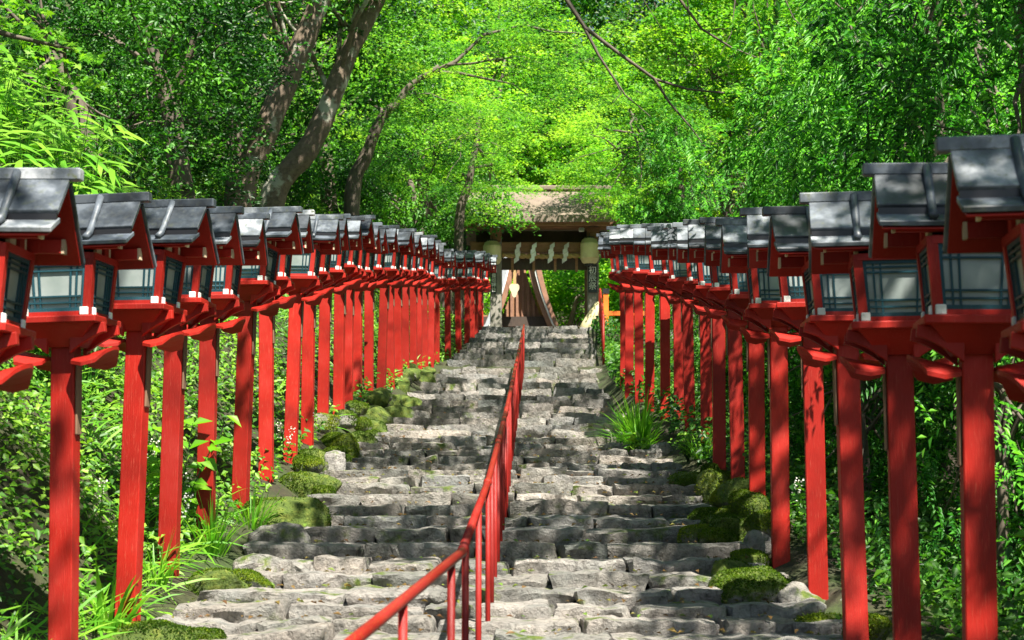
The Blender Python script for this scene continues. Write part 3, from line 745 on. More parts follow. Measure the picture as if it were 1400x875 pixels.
# fence, leaning stone and side rail beside the gate
fe = empty('vermilion_fence', (2.95, 43.5, TOPZ)); tag(fe, 'orange-red fence with dark capped post beside the gate', 'fence')
finv = Matrix.Translation(-fe.location)
for X in (2.62, 3.25, 3.9):
    q = MB().box(X - .07, X + .07, 43.43, 43.57, TOPZ - .3, P(820, 402, 43.5).z).build('fence_post', M['orange'], fe); q.matrix_parent_inverse = finv
    c = MB().box(X - .09, X + .09, 43.41, 43.59, P(820, 402, 43.5).z, P(820, 395, 43.5).z).build('post_cap', M['black'], q)
    c.matrix_parent_inverse = Matrix.Identity(4)
    c.matrix_parent_inverse = (Matrix.Translation(fe.location) @ finv).inverted()
for z_ in (.35, .75):
    q = MB().box(2.69, 3.9, 43.46, 43.54, TOPZ + z_, TOPZ + z_ + .12).build('fence_rail', M['orange'], fe); q.matrix_parent_inverse = finv
b0 = P(806, 444, 44.5); b1 = P(823, 415, 44.5)
lean = MB().tube([b0.lerp(b1, t_) for t_ in (-.5, 0, .3, .6, .9, 1.0)], [.22, .22, .21, .20, .18, .12], 14).build('leaning_drum', M['lampaper'], None, True)
tag(lean, 'pale rounded wooden drum leaning against the gate post', 'drum')
sr = empty('side_rail', (P(826, 500, 33).x, 33, stairz(33))); tag(sr, 'red metal stair railing with rungs beside the upper flight', 'handrail')
sinv = Matrix.Translation(-sr.location)
def sp_(o): o.matrix_parent_inverse = sinv; return o
for k, D in enumerate(np.linspace(33, 40.5, 7)):
    X = interp(D, [33, 40.5], [1.93, 2.28]); zb = stairz(D)
    sp_(MB().tube([(X, D, zb - .2), (X, D, zb + .95)], .028, 8).build('upright', M['rail_red'], sr, True))
for hgt in (.95, .6, .3):
    sp_(MB().tube([(interp(D, [33, 40.5], [1.93, 2.28]), D, stairz(D) + hgt) for D in np.linspace(33, 40.5, 8)], .026, 8).build('rail', M['rail_red'], sr, True))

# ------------------------------------------------------------------ foliage
def unit(a): return a / np.maximum(np.linalg.norm(a, axis=1), 1e-6)[:, None]
def leaf_obj(name, pos, nrm, size, aspect, tint, mat, parent=None, axis=None, shape='diamond', fold=.18, kind=None):
    """many separate small leaves as one mesh: pos (N,3), nrm (N,3), size (N,)"""
    n = len(pos); rng = RNG
    if axis is None: axis = rng.normal(size=(n, 3))
    nrm = unit(nrm); ax = axis - nrm * np.sum(axis * nrm, 1)[:, None]; ax = unit(ax); side = np.cross(nrm, ax)
    L = size[:, None]; W = (size * aspect)[:, None]
    if shape == 'diamond':
        v = np.stack([pos - ax * L * .5, pos + side * W * .5 - ax * L * .05 + nrm * L * fold, pos + ax * L * .5 - nrm * L * fold * .6, pos - side * W * .5 - ax * L * .05 + nrm * L * fold], 1)
        k = 4; tri = np.array([[0, 1, 2], [0, 2, 3]])
    elif shape == 'star':      # three pointed lobes, like a small maple leaf
        def pt(a, r): return pos + (ax * math.cos(a) + side * math.sin(a)) * L * r
        v = np.stack([pos - ax * L * .25, pt(-2.0, .42), pt(-1.25, .16) , pt(-.85, .52), pt(-.42, .17), pt(0, .62) - nrm * L * .1, pt(.42, .17), pt(.85, .52), pt(1.25, .16), pt(2.0, .42)], 1)
        k = 10; tri = np.array([[0, 1, 2], [0, 2, 4], [2, 3, 4], [0, 4, 6], [4, 5, 6], [0, 6, 8], [6, 7, 8], [0, 8, 9]])
    else:                      # long pointed blade in three bends
        dro = np.array([0, 0, -1.0])[None]
        m1 = pos + ax * L * .35 + nrm * L * .04; m2 = pos + ax * L * .7 + dro * L * .05; tip = pos + ax * L + dro * L * .17
        v = np.stack([pos, m1 + side * W * .5, m1 - side * W * .5, m2 + side * W * .38, m2 - side * W * .38, tip], 1)
        k = 6; tri = np.array([[0, 1, 2], [1, 3, 2], [2, 3, 4], [3, 5, 4]])
    v = v.reshape(-1, 3).astype(np.float32); nt_ = len(tri)
    f = (tri[None] + (np.arange(n) * k)[:, None, None]).reshape(-1).astype(np.int32)
    me = bpy.data.meshes.new(name); me.vertices.add(n * k); me.loops.add(len(f)); me.polygons.add(n * nt_)
    me.vertices.foreach_set('co', v.ravel()); me.loops.foreach_set('vertex_index', f)
    me.polygons.foreach_set('loop_start', np.arange(n * nt_, dtype=np.int32) * 3)
    try: me.polygons.foreach_set('loop_total', np.full(n * nt_, 3, dtype=np.int32))
    except Exception: pass
    at_ = me.attributes.new('tint', 'FLOAT', 'POINT'); at_.data.foreach_set('value', np.repeat(np.clip(tint, 0, 1), k).astype(np.float32))
    me.update(); me.materials.append(mat)
    o = link(bpy.data.objects.new(name, me), parent)
    if kind: o['kind'] = kind
    return o
def sprays(centres, rad, per, droop=.28, thick=.07, tilt=.45, rng=RNG, lean=None):
    """flat layered leaf sprays (maple habit) -> positions, normals"""
    n = len(centres); c = np.repeat(centres, per, 0); r = np.repeat(rad, per)
    a = rng.uniform(0, 2 * np.pi, n * per); q = np.sqrt(rng.uniform(0, 1, n * per)) * (1 + .18 * np.sin(a * 3 + np.repeat(rng.uniform(0, 6, n), per)))
    e = np.repeat(rng.uniform(.55, 1, n), per); th = np.repeat(rng.uniform(0, 3.14, n), per)
    u = q * np.cos(a); w = q * np.sin(a) * e
    dx = u * np.cos(th) - w * np.sin(th); dy = u * np.sin(th) + w * np.cos(th)
    p = c + np.stack([dx * r, dy * r, -droop * r * q * q + rng.normal(0, 1, n * per) * thick * r], 1)
    tl = np.repeat(rng.normal(0, .22, (n, 2)), per, 0)
    p[:, 2] += (tl[:, 0] * dx + tl[:, 1] * dy) * r
    nr = np.stack([rng.normal(.1, tilt, n * per), rng.normal(0, tilt, n * per) - .55, np.ones(n * per)], 1)
    return p, nr
def crown_points(c, rad, n, seed, gap=.15, shell=.55):
    """uneven points inside an ellipsoid, thinned by noise so gaps stay open"""
    r = np.random.default_rng(seed); out = []
    while len(out) < n:
        d = unit(r.normal(size=(n * 2, 3))); q = r.uniform(shell ** 3, 1, n * 2) ** (1 / 3)
        p = d * q[:, None] * (1 + .22 * np_noise(d * 1.0, seed, 2.6, 2))[:, None] * np.array(rad) + np.array(c)
        keep = np_noise(p, seed + 9, 2.2 / max(rad) * 2.2, 2) > -gap - .25
        out += list(p[keep])
    return np.array(out[:n])
def limb_path(a, b, rng, sag=.12, n=5):
    a = Vector(a); b = Vector(b); L = (b - a).length; pts = []
    for i in range(n + 1):
        u = i / n; p = a.lerp(b, u); p += Vector((rng.uniform(-1, 1), rng.uniform(-1, 1), rng.uniform(-1, 1))) * L * .05 * math.sin(u * math.pi)
        p.z += sag * L * math.sin(u * math.pi); pts.append(p)
    return pts
def make_tree(name, label, path, radii, crown_c, crown_r, nspray, sr, per, leafsize, mat, seed, bark='bark', cat='tree', group=None, shape='diamond', aspect=.62, tilt=.42, nlimb=9, extra=None, tintbias=0.0, style='maple', gap=.15):
    rng = random.Random(seed); nr = np.random.default_rng(seed)
    t = empty(name, path[0]); tag(t, label, cat, group); base = Vector(path[0])
    pl = [Vector(p) - base for p in path]
    # smooth the trunk line
    sm = []; rs = []
    for i in range(len(pl) - 1):
        for k in range(4):
            u = k / 4; p0 = pl[max(i - 1, 0)]; p1 = pl[i]; p2 = pl[i + 1]; p3 = pl[min(i + 2, len(pl) - 1)]
            sm.append(.5 * ((2 * p1) + (-p0 + p2) * u + (2 * p0 - 5 * p1 + 4 * p2 - p3) * u * u + (-p0 + 3 * p1 - 3 * p2 + p3) * u ** 3)); rs.append(radii[i] * (1 - u) + radii[i + 1] * u)
    sm.append(pl[-1]); rs.append(radii[-1])
    rs[0] *= 1.35
    tm = MB(); tm.tube(sm, [r_ * (1 + .05 * math.sin(i * 1.9)) for i, r_ in enumerate(rs)], 12); tr = tm.build('trunk', M[bark], t, True)
    cps = crown_points(np.array(crown_c) - np.array(base), crown_r, nspray, seed, gap)
    if extra is not None: cps = np.concatenate([cps, np.array(extra) - np.array(base)])
    top = sm[int(len(sm) * .5):]
    lm = MB()
    for q in rng.sample(range(len(cps)), min(nlimb, len(cps))):
        a = rng.choice(top); b_ = Vector(cps[q]); L = (b_ - a).length; r0 = min(.055, .011 * L + .008)
        pts = limb_path(a, b_, rng); lm.tube(pts, [r0 * (1 - .8 * i / 5) for i in range(6)], 6, False)
    lm.build('limbs', M[bark], t, True)
    rad = nr.uniform(.7, 1.25, len(cps)) * sr
    if style == 'maple':
        p, nm = sprays(cps, rad, per, rng=nr, tilt=tilt); n = len(p); axis = None
    elif style == 'bushy':
        c = np.repeat(cps, per, 0); r_ = np.repeat(rad, per); d = unit(nr.normal(size=(len(c), 3))); p = c + d * (r_ * nr.uniform(.35, 1, len(c)))[:, None] * np.array([1, 1, .75])
        nm = d * .9 + np.array([0, -.3, .8]) + nr.normal(0, tilt, (len(c), 3)); axis = None
    else:  # cypress: drooping flat fronds built of leaflets either side of a twig
        nfr = max(1, per // 15); c = np.repeat(cps, nfr, 0); r_ = np.repeat(rad, nfr)
        out = unit(c - np.repeat(np.array([[np.array(crown_c)[0] - base.x, np.array(crown_c)[1] - base.y, 0]]), len(c), 0) * np.array([1, 1, 0]) + nr.normal(0, 1.2, (len(c), 3))); out[:, 1] -= .55; out[:, 2] = nr.uniform(-.95, .0, len(c)); out = unit(out)
        st = c + nr.normal(0, .45, (len(c), 3)) * r_[:, None]; Lf = r_ * nr.uniform(.55, 1.0, len(c))
        upv = np.array([0, 0, 1.0])[None] + nr.normal(0, .35, (len(c), 3)); sd = unit(np.cross(out, upv)); un = unit(np.cross(sd, out))
        ps, ns, axs = [], [], []
        for k in range(15):
            u = .12 + .88 * k / 14; sg = (-1, 1)[k % 2] if k < 14 else 0
            wd = .42 * (1 - u) + .10
            ps.append(st + out * (Lf * u)[:, None] + sd * (sg * wd * Lf * .5)[:, None] + np.array([0, 0, -1])[None] * (Lf * .22 * u * u)[:, None])
            axs.append(out * .8 + sd * sg * .7); ns.append(un + nr.normal(0, .18, un.shape))
        p = np.concatenate(ps); nm = np.concatenate(ns); axis = np.concatenate(axs)
    n = len(p); ct = nr.normal(0, .22, len(cps)); ct = np.repeat(ct, per) if len(p) == len(cps) * per else np.tile(np.repeat(ct, max(1, per // 15)), 15)
    tint = np.clip(.45 + tintbias + ct + .25 * np_noise(p, seed + 3, 1.2, 2) + nr.normal(0, .15, n), 0, 1)
    leaf_obj('crown', p, nm, leafsize * nr.uniform(.7, 1.3, n), aspect, tint, M[mat], t, axis=axis, shape=shape)
    return t
def tg(x, D, dz=-.1):  # foot of a tree on the terrain
    return (x, D, terrain(x, D) + dz)

# --- bank-side leaning trees with pale bark (trunks seen from about row 245 upward)
def trunkpts(pix, D):
    return [P(x, y, D) for x, y in pix]
def rooted(pts):
    b = pts[0].copy(); b.z = min(b.z - .3, terrain(b.x, b.y) - .15); d = pts[1] - pts[0]; return [b] + pts
make_tree('leaning_tree', 'leaning tree with pale lichen-patched bark, thickest trunk on the bank', rooted(trunkpts([(330, 250), (362, 180), (398, 95), (430, 20), (455, -60), (480, -160)], 27)), [.30, .27, .24, .21, .19, .16, .10], P(360, -150, 27), (3.6, 4, 2.6), 90, .9, 130, .10, 'broad', 21, 'palebark', group='leaning trees on the bank', tilt=.6)
make_tree('leaning_tree', 'leaning tree with brown furrowed bark curving up behind the thickest trunk', rooted(trunkpts([(375, 262), (420, 205), (447, 150), (478, 70), (515, 0), (545, -90)], 29)), [.26, .24, .22, .20, .18, .16, .10], P(440, -150, 29), (3.4, 3.5, 2.4), 90, .9, 130, .10, 'maple', 22, 'palebark', group='leaning trees on the bank')
make_tree('forked_maple', 'forked maple with a mossy double trunk between bank and gate', rooted(trunkpts([(482, 262), (500, 215), (520, 165), (548, 135), (560, 118), (600, 90)], 33)), [.19, .17, .14, .11, .09, .07, .04], P(610, 95, 34), (4.2, 4.0, 1.9), 150, .75, 150, .085, 'maple', 23, 'bark', nlimb=7, shape='star', aspect=1, group='maples about the gate')
make_tree('young_maple', 'slender dark-trunked maple spreading low tiers of leaves beside the gate roof', rooted(trunkpts([(628, 300), (640, 255), (650, 200), (655, 150)], 40)), [.13, .12, .10, .08, .05], P(625, 205, 40), (2.6, 2.6, 1.5), 80, .6, 150, .085, 'maple', 24, nlimb=12, shape='star', aspect=1, group='maples about the gate', extra=[P(690, 292, 43.5), P(672, 300, 43.5), P(712, 300, 43.3), P(655, 285, 43), P(640, 300, 42.5), P(695, 275, 43.4), P(705, 262, 44.6), P(672, 268, 44), P(740, 262, 45), P(652, 262, 43.5), P(630, 280, 42.5), P(680, 282, 43.3), P(660, 258, 44), P(690, 256, 44.8), P(715, 254, 45.2), P(645, 250, 43)])
make_tree('young_maple', 'thin maple whose branches screen the bark roof from the far side', rooted([P(915, 330, 45), P(905, 260, 45), P(880, 190, 45), P(860, 150, 45)]), [.12, .11, .09, .07, .04], P(850, 200, 43.5), (2.3, 2.4, 1.6), 80, .6, 150, .085, 'maple', 25, nlimb=12, shape='star', aspect=1, group='maples about the gate', extra=[P(800, 262, 44), P(822, 285, 43.8), P(790, 250, 44), P(770, 254, 45), P(830, 270, 43.6), P(815, 258, 44), P(800, 254, 45), P(835, 290, 43.2), P(785, 262, 45)])
# --- broad maples behind the gate (yellow-green wall of leaves)
FAR = [  # x px of crown, y px of crown, D, crown radii, spray count
 (560, 170, 56, (5.0, 4, 3.4), 'tall maple behind the bank trees, left of the gate roof'),
 (690, 120, 68, (6.4, 4, 4.4), 'broad maple directly behind the gate roof'),
 (800, 170, 70, (5.6, 4, 3.8), 'pale yellow-green maple rising over the gate ridge'),
 (900, 60, 74, (7.0, 4, 5.0), 'bright maple with wide tiers beyond the gate on the shrub side'),
 (1010, 150, 50, (4.6, 4, 4.2), 'sunlit maple beside the dark cypress'),
 (1060, 20, 48, (4.6, 4, 3.6), 'tall sunlit maple above the shrub-side lanterns'),
 (760, 10, 76, (8, 5, 6), 'high-crowned maple far up the hillside behind the gate'),
 (600, 30, 72, (7.5, 5, 5.5), 'high green maple on the hillside behind the leaning trees'),
 (790, 428, 62, (4.5, 1.8, 2.4), 'leafy maple filling the view through the gate'),
 (850, 415, 65, (4.0, 1.8, 2.6), 'low maple behind the far gate post'),
 (1200, 90, 50, (5, 4, 5.0), 'deep green maple behind the cypresses'),
 (960, 250, 60, (6, 4, 3.2), 'low spreading maple behind the shrub-side lanterns'),
 (860, -30, 80, (8, 5, 6), 'topmost maple closing the view over the gate'),
 (700, 210, 74, (6, 4, 3.4), 'maple low on the hillside behind the bark roof'),
]
for k, (x, y, D, cr, lab) in enumerate(FAR):
    c = P(x, y, D); bx = c.x + random.Random(k).uniform(-1.5, 1.5); b = tg(bx, D + .6)
    b = (b[0], b[1], min(b[2], c.z - 3)); h = c.z - b[2]
    pts = [b, (bx + .3, D + .5, b[2] + h * .35), (bx + (c.x - bx) * .5, D + .3, b[2] + h * .7), (c.x, D, c.z + cr[2] * .3)]
    make_tree('maple_tree', lab, pts, [.26, .22, .16, .05], c, cr, 170, 1.0, 105, .145, 'maple', 100 + k, nlimb=14, group='maples behind the gate', aspect=.75, tintbias=.10 if x > 640 else 0.0, gap=.3)
# --- dark evergreens on the hill far behind (they close the view)
fk = 0
for row, (D, ypx, n) in enumerate(((72, 60, 9), (92, -10, 10))):
    for k in range(n):
        x = -150 + 1700 * (k + .5 * (row % 2)) / (n - 1) + random.Random(fk).uniform(-60, 60); c = P(x, ypx + random.Random(fk + 3).uniform(-40, 60), D)
        b = tg(c.x, D + 1); b = (b[0], b[1], min(b[2], c.z - 4))
        make_tree('hillside_tree', ('dense dark green tree in the forest on the hillside beyond the shrine' if (k + row) % 3 else 'paler yellow-green tree in the forest on the hillside beyond the shrine'), [b, (c.x, D + .5, (b[2] + c.z) / 2), tuple(c)], [.35, .25, .08], c, (7.5, 5, 8.5), 110, 1.7, 90, .26, 'broad' if (k + row) % 3 else 'maple', 200 + fk, nlimb=6, group='forest trees on the hillside', style='bushy'); fk += 1
# --- bank-side evergreen trees and shrubs, upper left of the view
LT = [(60, 60, 20, (2.4, 2.4, 2.6), 'dark evergreen oak at the top of the bank'), (200, 40, 24, (2.8, 2.6, 2.6), 'evergreen tree with glossy leaves behind the bamboo grass'),
      (300, 120, 31, (3.0, 2.8, 2.8), 'shady evergreen behind the thickest leaning trunk'), (150, 170, 27, (2.8, 2.4, 1.8), 'low evergreen with pale twigs above the bank'),
      (420, 60, 38, (4.0, 3, 4.2), 'tall evergreen between the leaning trunks'), (250, 200, 36, (4.0, 3, 2.8), 'dim evergreen thicket tree at the top of the bank'), (560, 240, 44, (2.8, 2.5, 2.2), 'dark evergreen behind the forked maple'),
      (20, 200, 33, (3.6, 3, 3.6), 'evergreen on the high bank behind the bamboo grass')]
for k, (x, y, D, cr, lab) in enumerate(LT):
    c = P(x, y, D); bx = c.x + .6; b = tg(bx, D + .3); b = (b[0], b[1], min(b[2], c.z - 1.5))
    make_tree('evergreen_tree', lab, [b, (bx - .2, D + .2, (b[2] * .5 + c.z * .5)), tuple(c)], [.22, .17, .06], c, cr, 115, .62, 110, .10 if D < 30 else .13, 'broad', 300 + k, nlimb=14, group='evergreens on the bank', style='maple' if k % 2 else 'bushy', aspect=.48, tilt=.5, tintbias=.02, gap=-.05)
# --- cypresses on the shrub side
RT = [(1260, 110, 16, (1.9, 2.0, 2.3), 'cypress with drooping fronds behind the nearest shrub-side lanterns'), (1385, 60, 13, (1.4, 1.6, 2.3), 'near cypress with blurred fronds above the tallest-looking lantern'),
      (1205, 190, 22, (1.5, 2.0, 2.0), 'pale-tipped cypress above the middle of the shrub-side row'), (925, 250, 44, (1.5, 1.6, 2.2), 'dark cypress with brown twigs beside the gate'),
      (1340, 210, 19, (2.2, 2.0, 2.2), 'dense dark cypress behind the first lantern roofs'), (1125, 265, 28, (1.6, 1.8, 1.3), 'small dark cypress behind the lantern roofs'), (1270, 20, 24, (2.0, 2.4, 2.4), 'high cypress with bluish green fronds')]
for k, (x, y, D, cr, lab) in enumerate(RT):
    c = P(x, y, D); bx = c.x + .3; b = tg(bx, D + .3)
    make_tree('cypress_tree', lab, [b, (bx, D + .2, (b[2] + c.z) / 2), (c.x, D, c.z + cr[2] * .8)], [.2, .15, .03], c, cr, 85, .66, 165, .11 if D < 30 else .13, 'conifer', 400 + k, nlimb=14, group='cypresses on the shrub side', style='cypress', aspect=.23, gap=-.1, tintbias=.10)
# --- shrubs filling the space behind the shrub-side posts
sh_labels = ['dark leafy shrub behind the shrub-side lantern posts', 'young cedar bush behind the shrub-side lantern posts']
SH = []
for k in range(24):
    rr = random.Random(700 + k); D = 7.6 + k * .95; X = rr.uniform(2.9, 4.6) + (.02 * D); SH.append((X, D, k % 2))
protos = {}
for X, D, typ in SH:
    b = Vector(tg(X, D, 0))
    if typ not in protos:
        o = make_tree('shrub', sh_labels[typ], [b, b + Vector((.05, 0, .7)), b + Vector((0, .1, 1.5))], [.04, .03, .01], b + Vector((0, 0, 1.0)), (.85, .8, 1.15), 60, .33, 90, .055, 'broad' if typ == 0 else 'conifer', 720 + typ, nlimb=22, cat='shrub', group='shrubs behind the shrub-side posts', style='bushy' if typ == 0 else 'cypress', aspect=.5 if typ == 0 else .3, gap=.4)
        protos[typ] = o
    else:
        o = copy_tree(protos[typ]); o.location = b; o['label'] = sh_labels[typ].replace('the shrub-side lantern posts', 'the ' + ordinal(min(range(len(RIGHT)), key=lambda q_: abs(RIGHT[q_][1] - D))) + ' lantern post of the shrub-side row'); o.rotation_euler = (0, 0, random.Random(D).uniform(0, 6)); s_ = random.Random(D + 1).uniform(.8, 1.35); o.scale = (s_, s_, s_ * random.Random(D + 2).uniform(.85, 1.2))

# --- overhanging branch of thin twigs at the top of the view
ob = empty('overhanging_maple', tg(6.2, 22)); tag(ob, 'maple whose thin bare boughs hang down across the upper view', 'tree')
oinv = Matrix.Translation(-ob.location)
def op_(o): o.matrix_parent_inverse = oinv; return o
tb = Vector(tg(6.6, 20)); op_(MB().tube([tb, tb + Vector((-.1, .3, 3)), tb + Vector((-.6, 1, 6)), P(830, -330, 24)], [.24, .2, .17, .1], 10).build('trunk', M['bark'], ob, True))
twigs = MB()
def tw(pix, D, r0): twigs.tube([P(x, y, D) for x, y in pix], [r0 * (1 - .75 * i / (len(pix) - 1)) for i in range(len(pix))], 6, False)
tw([(830, -330), (800, -180), (770, -60), (775, 0), (800, 38), (845, 72), (895, 108), (940, 122), (990, 127)], 24, .055)
tw([(795, 30), (818, 75), (838, 105), (855, 130), (890, 160)], 24, .028); tw([(895, 108), (915, 140), (945, 175), (975, 215)], 24, .025); tw([(838, 105), (850, 128), (838, 140)], 24, .014)
tw([(830, -330), (900, -100), (930, 0), (960, 40), (1000, 65), (1050, 85)], 23, .035); tw([(1010, -60), (1005, 0), (1000, 45), (985, 75)], 23, .014); tw([(1020, -60), (1030, 10), (1045, 60), (1075, 95)], 22, .014); tw([(1060, -30), (1085, 25), (1130, 66)], 22, .014); tw([(870, -120), (880, 0), (905, 40)], 24, .012)
tw([(940, 0), (945, 50), (950, 80)], 23, .010);
op_(twigs.build('limbs', M['bark'], ob, True))
cp = np.array([P(x, y, 24.5) for x, y in [(990, 120), (960, 180), (890, 165), (1050, 90), (940, 30), (860, 20), (1080, 100), (1120, 60), (780, -30), (1000, 20), (905, 205), (930, 150), (1030, 130)]])
p_, n_ = sprays(cp, np.full(len(cp), .5), 110, rng=np.random.default_rng(9)); op_(leaf_obj('crown', p_, n_, np.full(len(p_), .06), .9, np.random.default_rng(1).uniform(.3, 1, len(p_)), M['maple'], ob, shape='star'))
# near blurred maple branch, upper left corner
nb = empty('near_maple', tg(-4.2, 9)); tag(nb, 'near maple branch with pale green pointed leaves above the bamboo grass', 'tree'); ninv = Matrix.Translation(-nb.location)
tb = Vector(tg(-4.2, 9)); pth = [tb, tb + Vector((-.1, 0, 2)), P(-200, -20, 9), P(-80, 20, 9), P(20, 50, 9), P(110, 70, 9)]
q = MB().tube(pth, [.09, .07, .05, .025, .015, .006], 8).build('trunk', M['bark'], nb, True); q.matrix_parent_inverse = ninv
cp = np.array([P(x, y, 9 + d) for x, y, d in [(10, 30, 0), (40, 60, .2), (75, 45, -.1), (20, 90, .1), (110, 75, 0), (60, 95, .2), (-20, 10, 0), (30, 5, .3), (120, 110, .1), (-30, 70, 0)]])
p_, n_ = sprays(cp, np.full(len(cp), .17), 46, rng=np.random.default_rng(12), tilt=.6); q = leaf_obj('crown', p_, n_, np.random.default_rng(2).uniform(.05,   .085, len(p_)), .9, np.random.default_rng(1).uniform(.3, .8, len(p_)), M['maple'], nb, shape='star'); q.matrix_parent_inverse = ninv

# --- unseen maples; leaf clumps set along sun rays to shape the stair shade
def shade(X, D):
    if X > .95 and 15.8 < D < 22: return .04
    if X > 1.0 and 9.2 < D < 11.3: return .35
    if D < 8: return .9 if X > .6 else .25
    if D < 11.3: return .75 if X > .8 else .10
    if D < 14.0: return 1.0 if X > -.4 else .75
    if D < 16.4: return .18 if X < 1.2 else .7
    if D < 19.2: return .64
    if D < 20.6: return .35
    if D < 29.5: return .48
    if D < 33.2: return .08
    if D < 37.5: return .5
    return .25
_shade = shade
def shade(X, D): return _shade(X, D) * (.6 if abs(X) > 1.7 and D > 9.5 else 1)
ov_r = np.random.default_rng(77); pts = []
cells = np.array([(x_, d_, 0.0) for d_ in np.arange(4.5, 41, .25) for x_ in np.arange(-2.8, 3.05, .25)])
fld = np_noise(cells, 4, 2.3, 3)
for (X, D, _), f_ in zip(cells, fld):
    if (shade(X, D) - .47) * 1.15 + .42 * f_ > .0:
        X += ov_r.uniform(-.1, .1); D += ov_r.uniform(-.1, .1)
        h = ov_r.uniform(6.0, 8.2) + max(0, D - 22) * .22; pts.append(Vector((X, D, stairz(D))) + TO_SUN * (h / TO_SUN.z))
print('shade clumps', len(pts))
OV = [(7.4, 1.5, 'unseen street-side maple with crown shaped to shade the lower steps'), (8.0, 10, 'unseen shrub-side maple with crown shaped to shade the middle of the stairs'), (10.5, 19, 'unseen shrub-side maple with crown shaped to shade the upper steps'), (14, 30, 'unseen tall shrub-side maple with crown shaped to shade the landing')]
groups = {k: [] for k in range(len(OV))}
for p in pts: groups[min(range(len(OV)), key=lambda k: abs(OV[k][1] - p.y))].append(p)
for k, (X, D, lab) in enumerate(OV):
    b = Vector(tg(X, D)); ps = groups[k]; cx = sum(p.x for p in ps) / len(ps); cz = sum(p.z for p in ps) / len(ps)
    t = empty('shade_maple', b); tag(t, lab, 'tree', 'unseen maples shaped to shade the stairs'); rr = random.Random(k)
    top = Vector((X - 1.2, D, cz - 1.2)) - b
    MB().tube([Vector((0, 0, 0)), Vector((.1, 0, top.z * .4)), Vector((-.4, .1, top.z * .75)), top], [.32, .26, .2, .12], 10).build('trunk', M['bark'], t, True)
    lm = MB()
    for p in rr.sample(ps, min(40, len(ps))): lm.tube(limb_path(top, p - b, rr, .08), [.07 * (1 - .85 * i / 5) for i in range(6)], 6, False)
    lm.build('limbs', M['bark'], t, True)
    cp = np.array([p - b for p in ps]); p_, n_ = sprays(cp, ov_r.uniform(.2, .32, len(cp)), 26, rng=ov_r, tilt=.5)
    leaf_obj('crown', p_, n_, ov_r.uniform(.10, .15, len(p_)), .95, ov_r.uniform(.3, .9, len(p_)), M['maple'], t, shape='star')

for k, (X, D, lab) in enumerate(((-6.5, 3.5, 'unseen evergreen oak added on the bank beside the street to block skylight'), (-7.5, 12.5, 'unseen evergreen oak added high on the bank above the lower lanterns to block skylight'))):  # two unseen oaks added to hold back skylight and deepen the stair shade
    b = Vector(tg(X, D)); make_tree('skylight_block_oak', lab, [b, b + Vector((.2, .1, 3)), b + Vector((.8, 0, 6)), b + Vector((1.5, 0, 8))], [.3, .25, .2, .1], (X + 2.6, D - .5, max(10.5, b.z + 7)), (3.6, 4.2, 1.8), 170, .6, 60, .15, 'broad', 510 + k, nlimb=16, group='unseen oaks blocking skylight', style='bushy')
r = np.random.default_rng(44); lp = []
for i, (D, z) in enumerate(STEPS[:-1]):
    for _ in range(46 if D < 20 else 22):
        u = r.uniform(.05, .95); xx = r.uniform(xl(D), xr(D)); lp.append((xx, D + u * (STEPS[i + 1][0] - D), z + .022))
lp = np.array(lp); n = len(lp)
leaf_obj('fallen_leaves', lp, np.stack([r.normal(0, .25, n), r.normal(-.1, .25, n), np.ones(n)], 1), r.uniform(.025, .06, n), .6, r.uniform(0, 1, n), M['litter'])
tag(bpy.data.objects['fallen_leaves'], 'scattered brown and green fallen leaves on the stone steps', 'leaves', kind='stuff')
# ------------------------------------------------------------------ undergrowth on the bank
def scatter(n, xf, yr, seed, hmax, bias=1.6):
    r = np.random.default_rng(seed); D = yr[0] + (yr[1] - yr[0]) * r.uniform(0, 1, n) ** bias; X = np.array([xf(r, d) for d in D])
    Z = np.array([terrain(x, d) for x, d in zip(X, D)]); return np.stack([X, D, Z + hmax * r.uniform(0, 1, n) ** 1.5], 1), r
p, r = scatter(95000, lambda r, d: xl(d) - .34 - abs(r.uniform(0, 1)) ** .9 * min(6.5, 1.9 + d * .20) if d < 20 else xl(d) - .25 - r.uniform(0, 1) * 6.0, (6.0, 42), 31, .30)
cl = np_noise(p, 5, 1.8, 3); keep = cl > -.55; p = p[keep]; n = len(p)
edge = np.clip((np.array([xl(d_) for d_ in p[:, 1]]) - p[:, 0]) / .9, .12, 1); p[:, 2] = (p[:, 2] - .05) * 1.0
p[:, 2] += np.maximum(0, cl[keep]) * .22 * edge - .22 * (1 - edge) * r.uniform(0, 1, n) ** 2
nm = np.stack([r.normal(.35, .5, n), r.normal(-.45, .5, n), np.ones(n)], 1)
leaf_obj('bank_undergrowth', p, nm, r.uniform(.028, .062, n) * (1 + p[:, 1] / 40), .6, np.clip(.5 + .35 * cl[keep] + r.normal(0, .2, n), 0, 1), M['cover'], kind='stuff')
tag(bpy.data.objects['bank_undergrowth'], 'small-leaved herbs covering the steep bank behind the lantern posts', 'undergrowth', kind='stuff')
p, r = scatter(38000, lambda r, d: (xr(d) + (.40 if d < 15.5 else .2)) + abs(r.uniform(0, 1)) ** 1.2 * 5.0, (6.5, 42), 32, .35)
n = len(p); cl = np_noise(p, 6, 1.8, 3); nm = np.stack([r.normal(-.3, .5, n), r.normal(-.45, .5, n), np.ones(n)], 1)
leaf_obj('shade_undergrowth', p, nm, r.uniform(.04, .08, n) * (1 + p[:, 1] / 40), .55, np.clip(.35 + .3 * cl + r.normal(0, .2, n), 0, 1), M['cover'], kind='stuff')
tag(bpy.data.objects['shade_undergrowth'], 'dark leafy ground cover under the shrubs behind the shrub-side posts', 'undergrowth', kind='stuff')
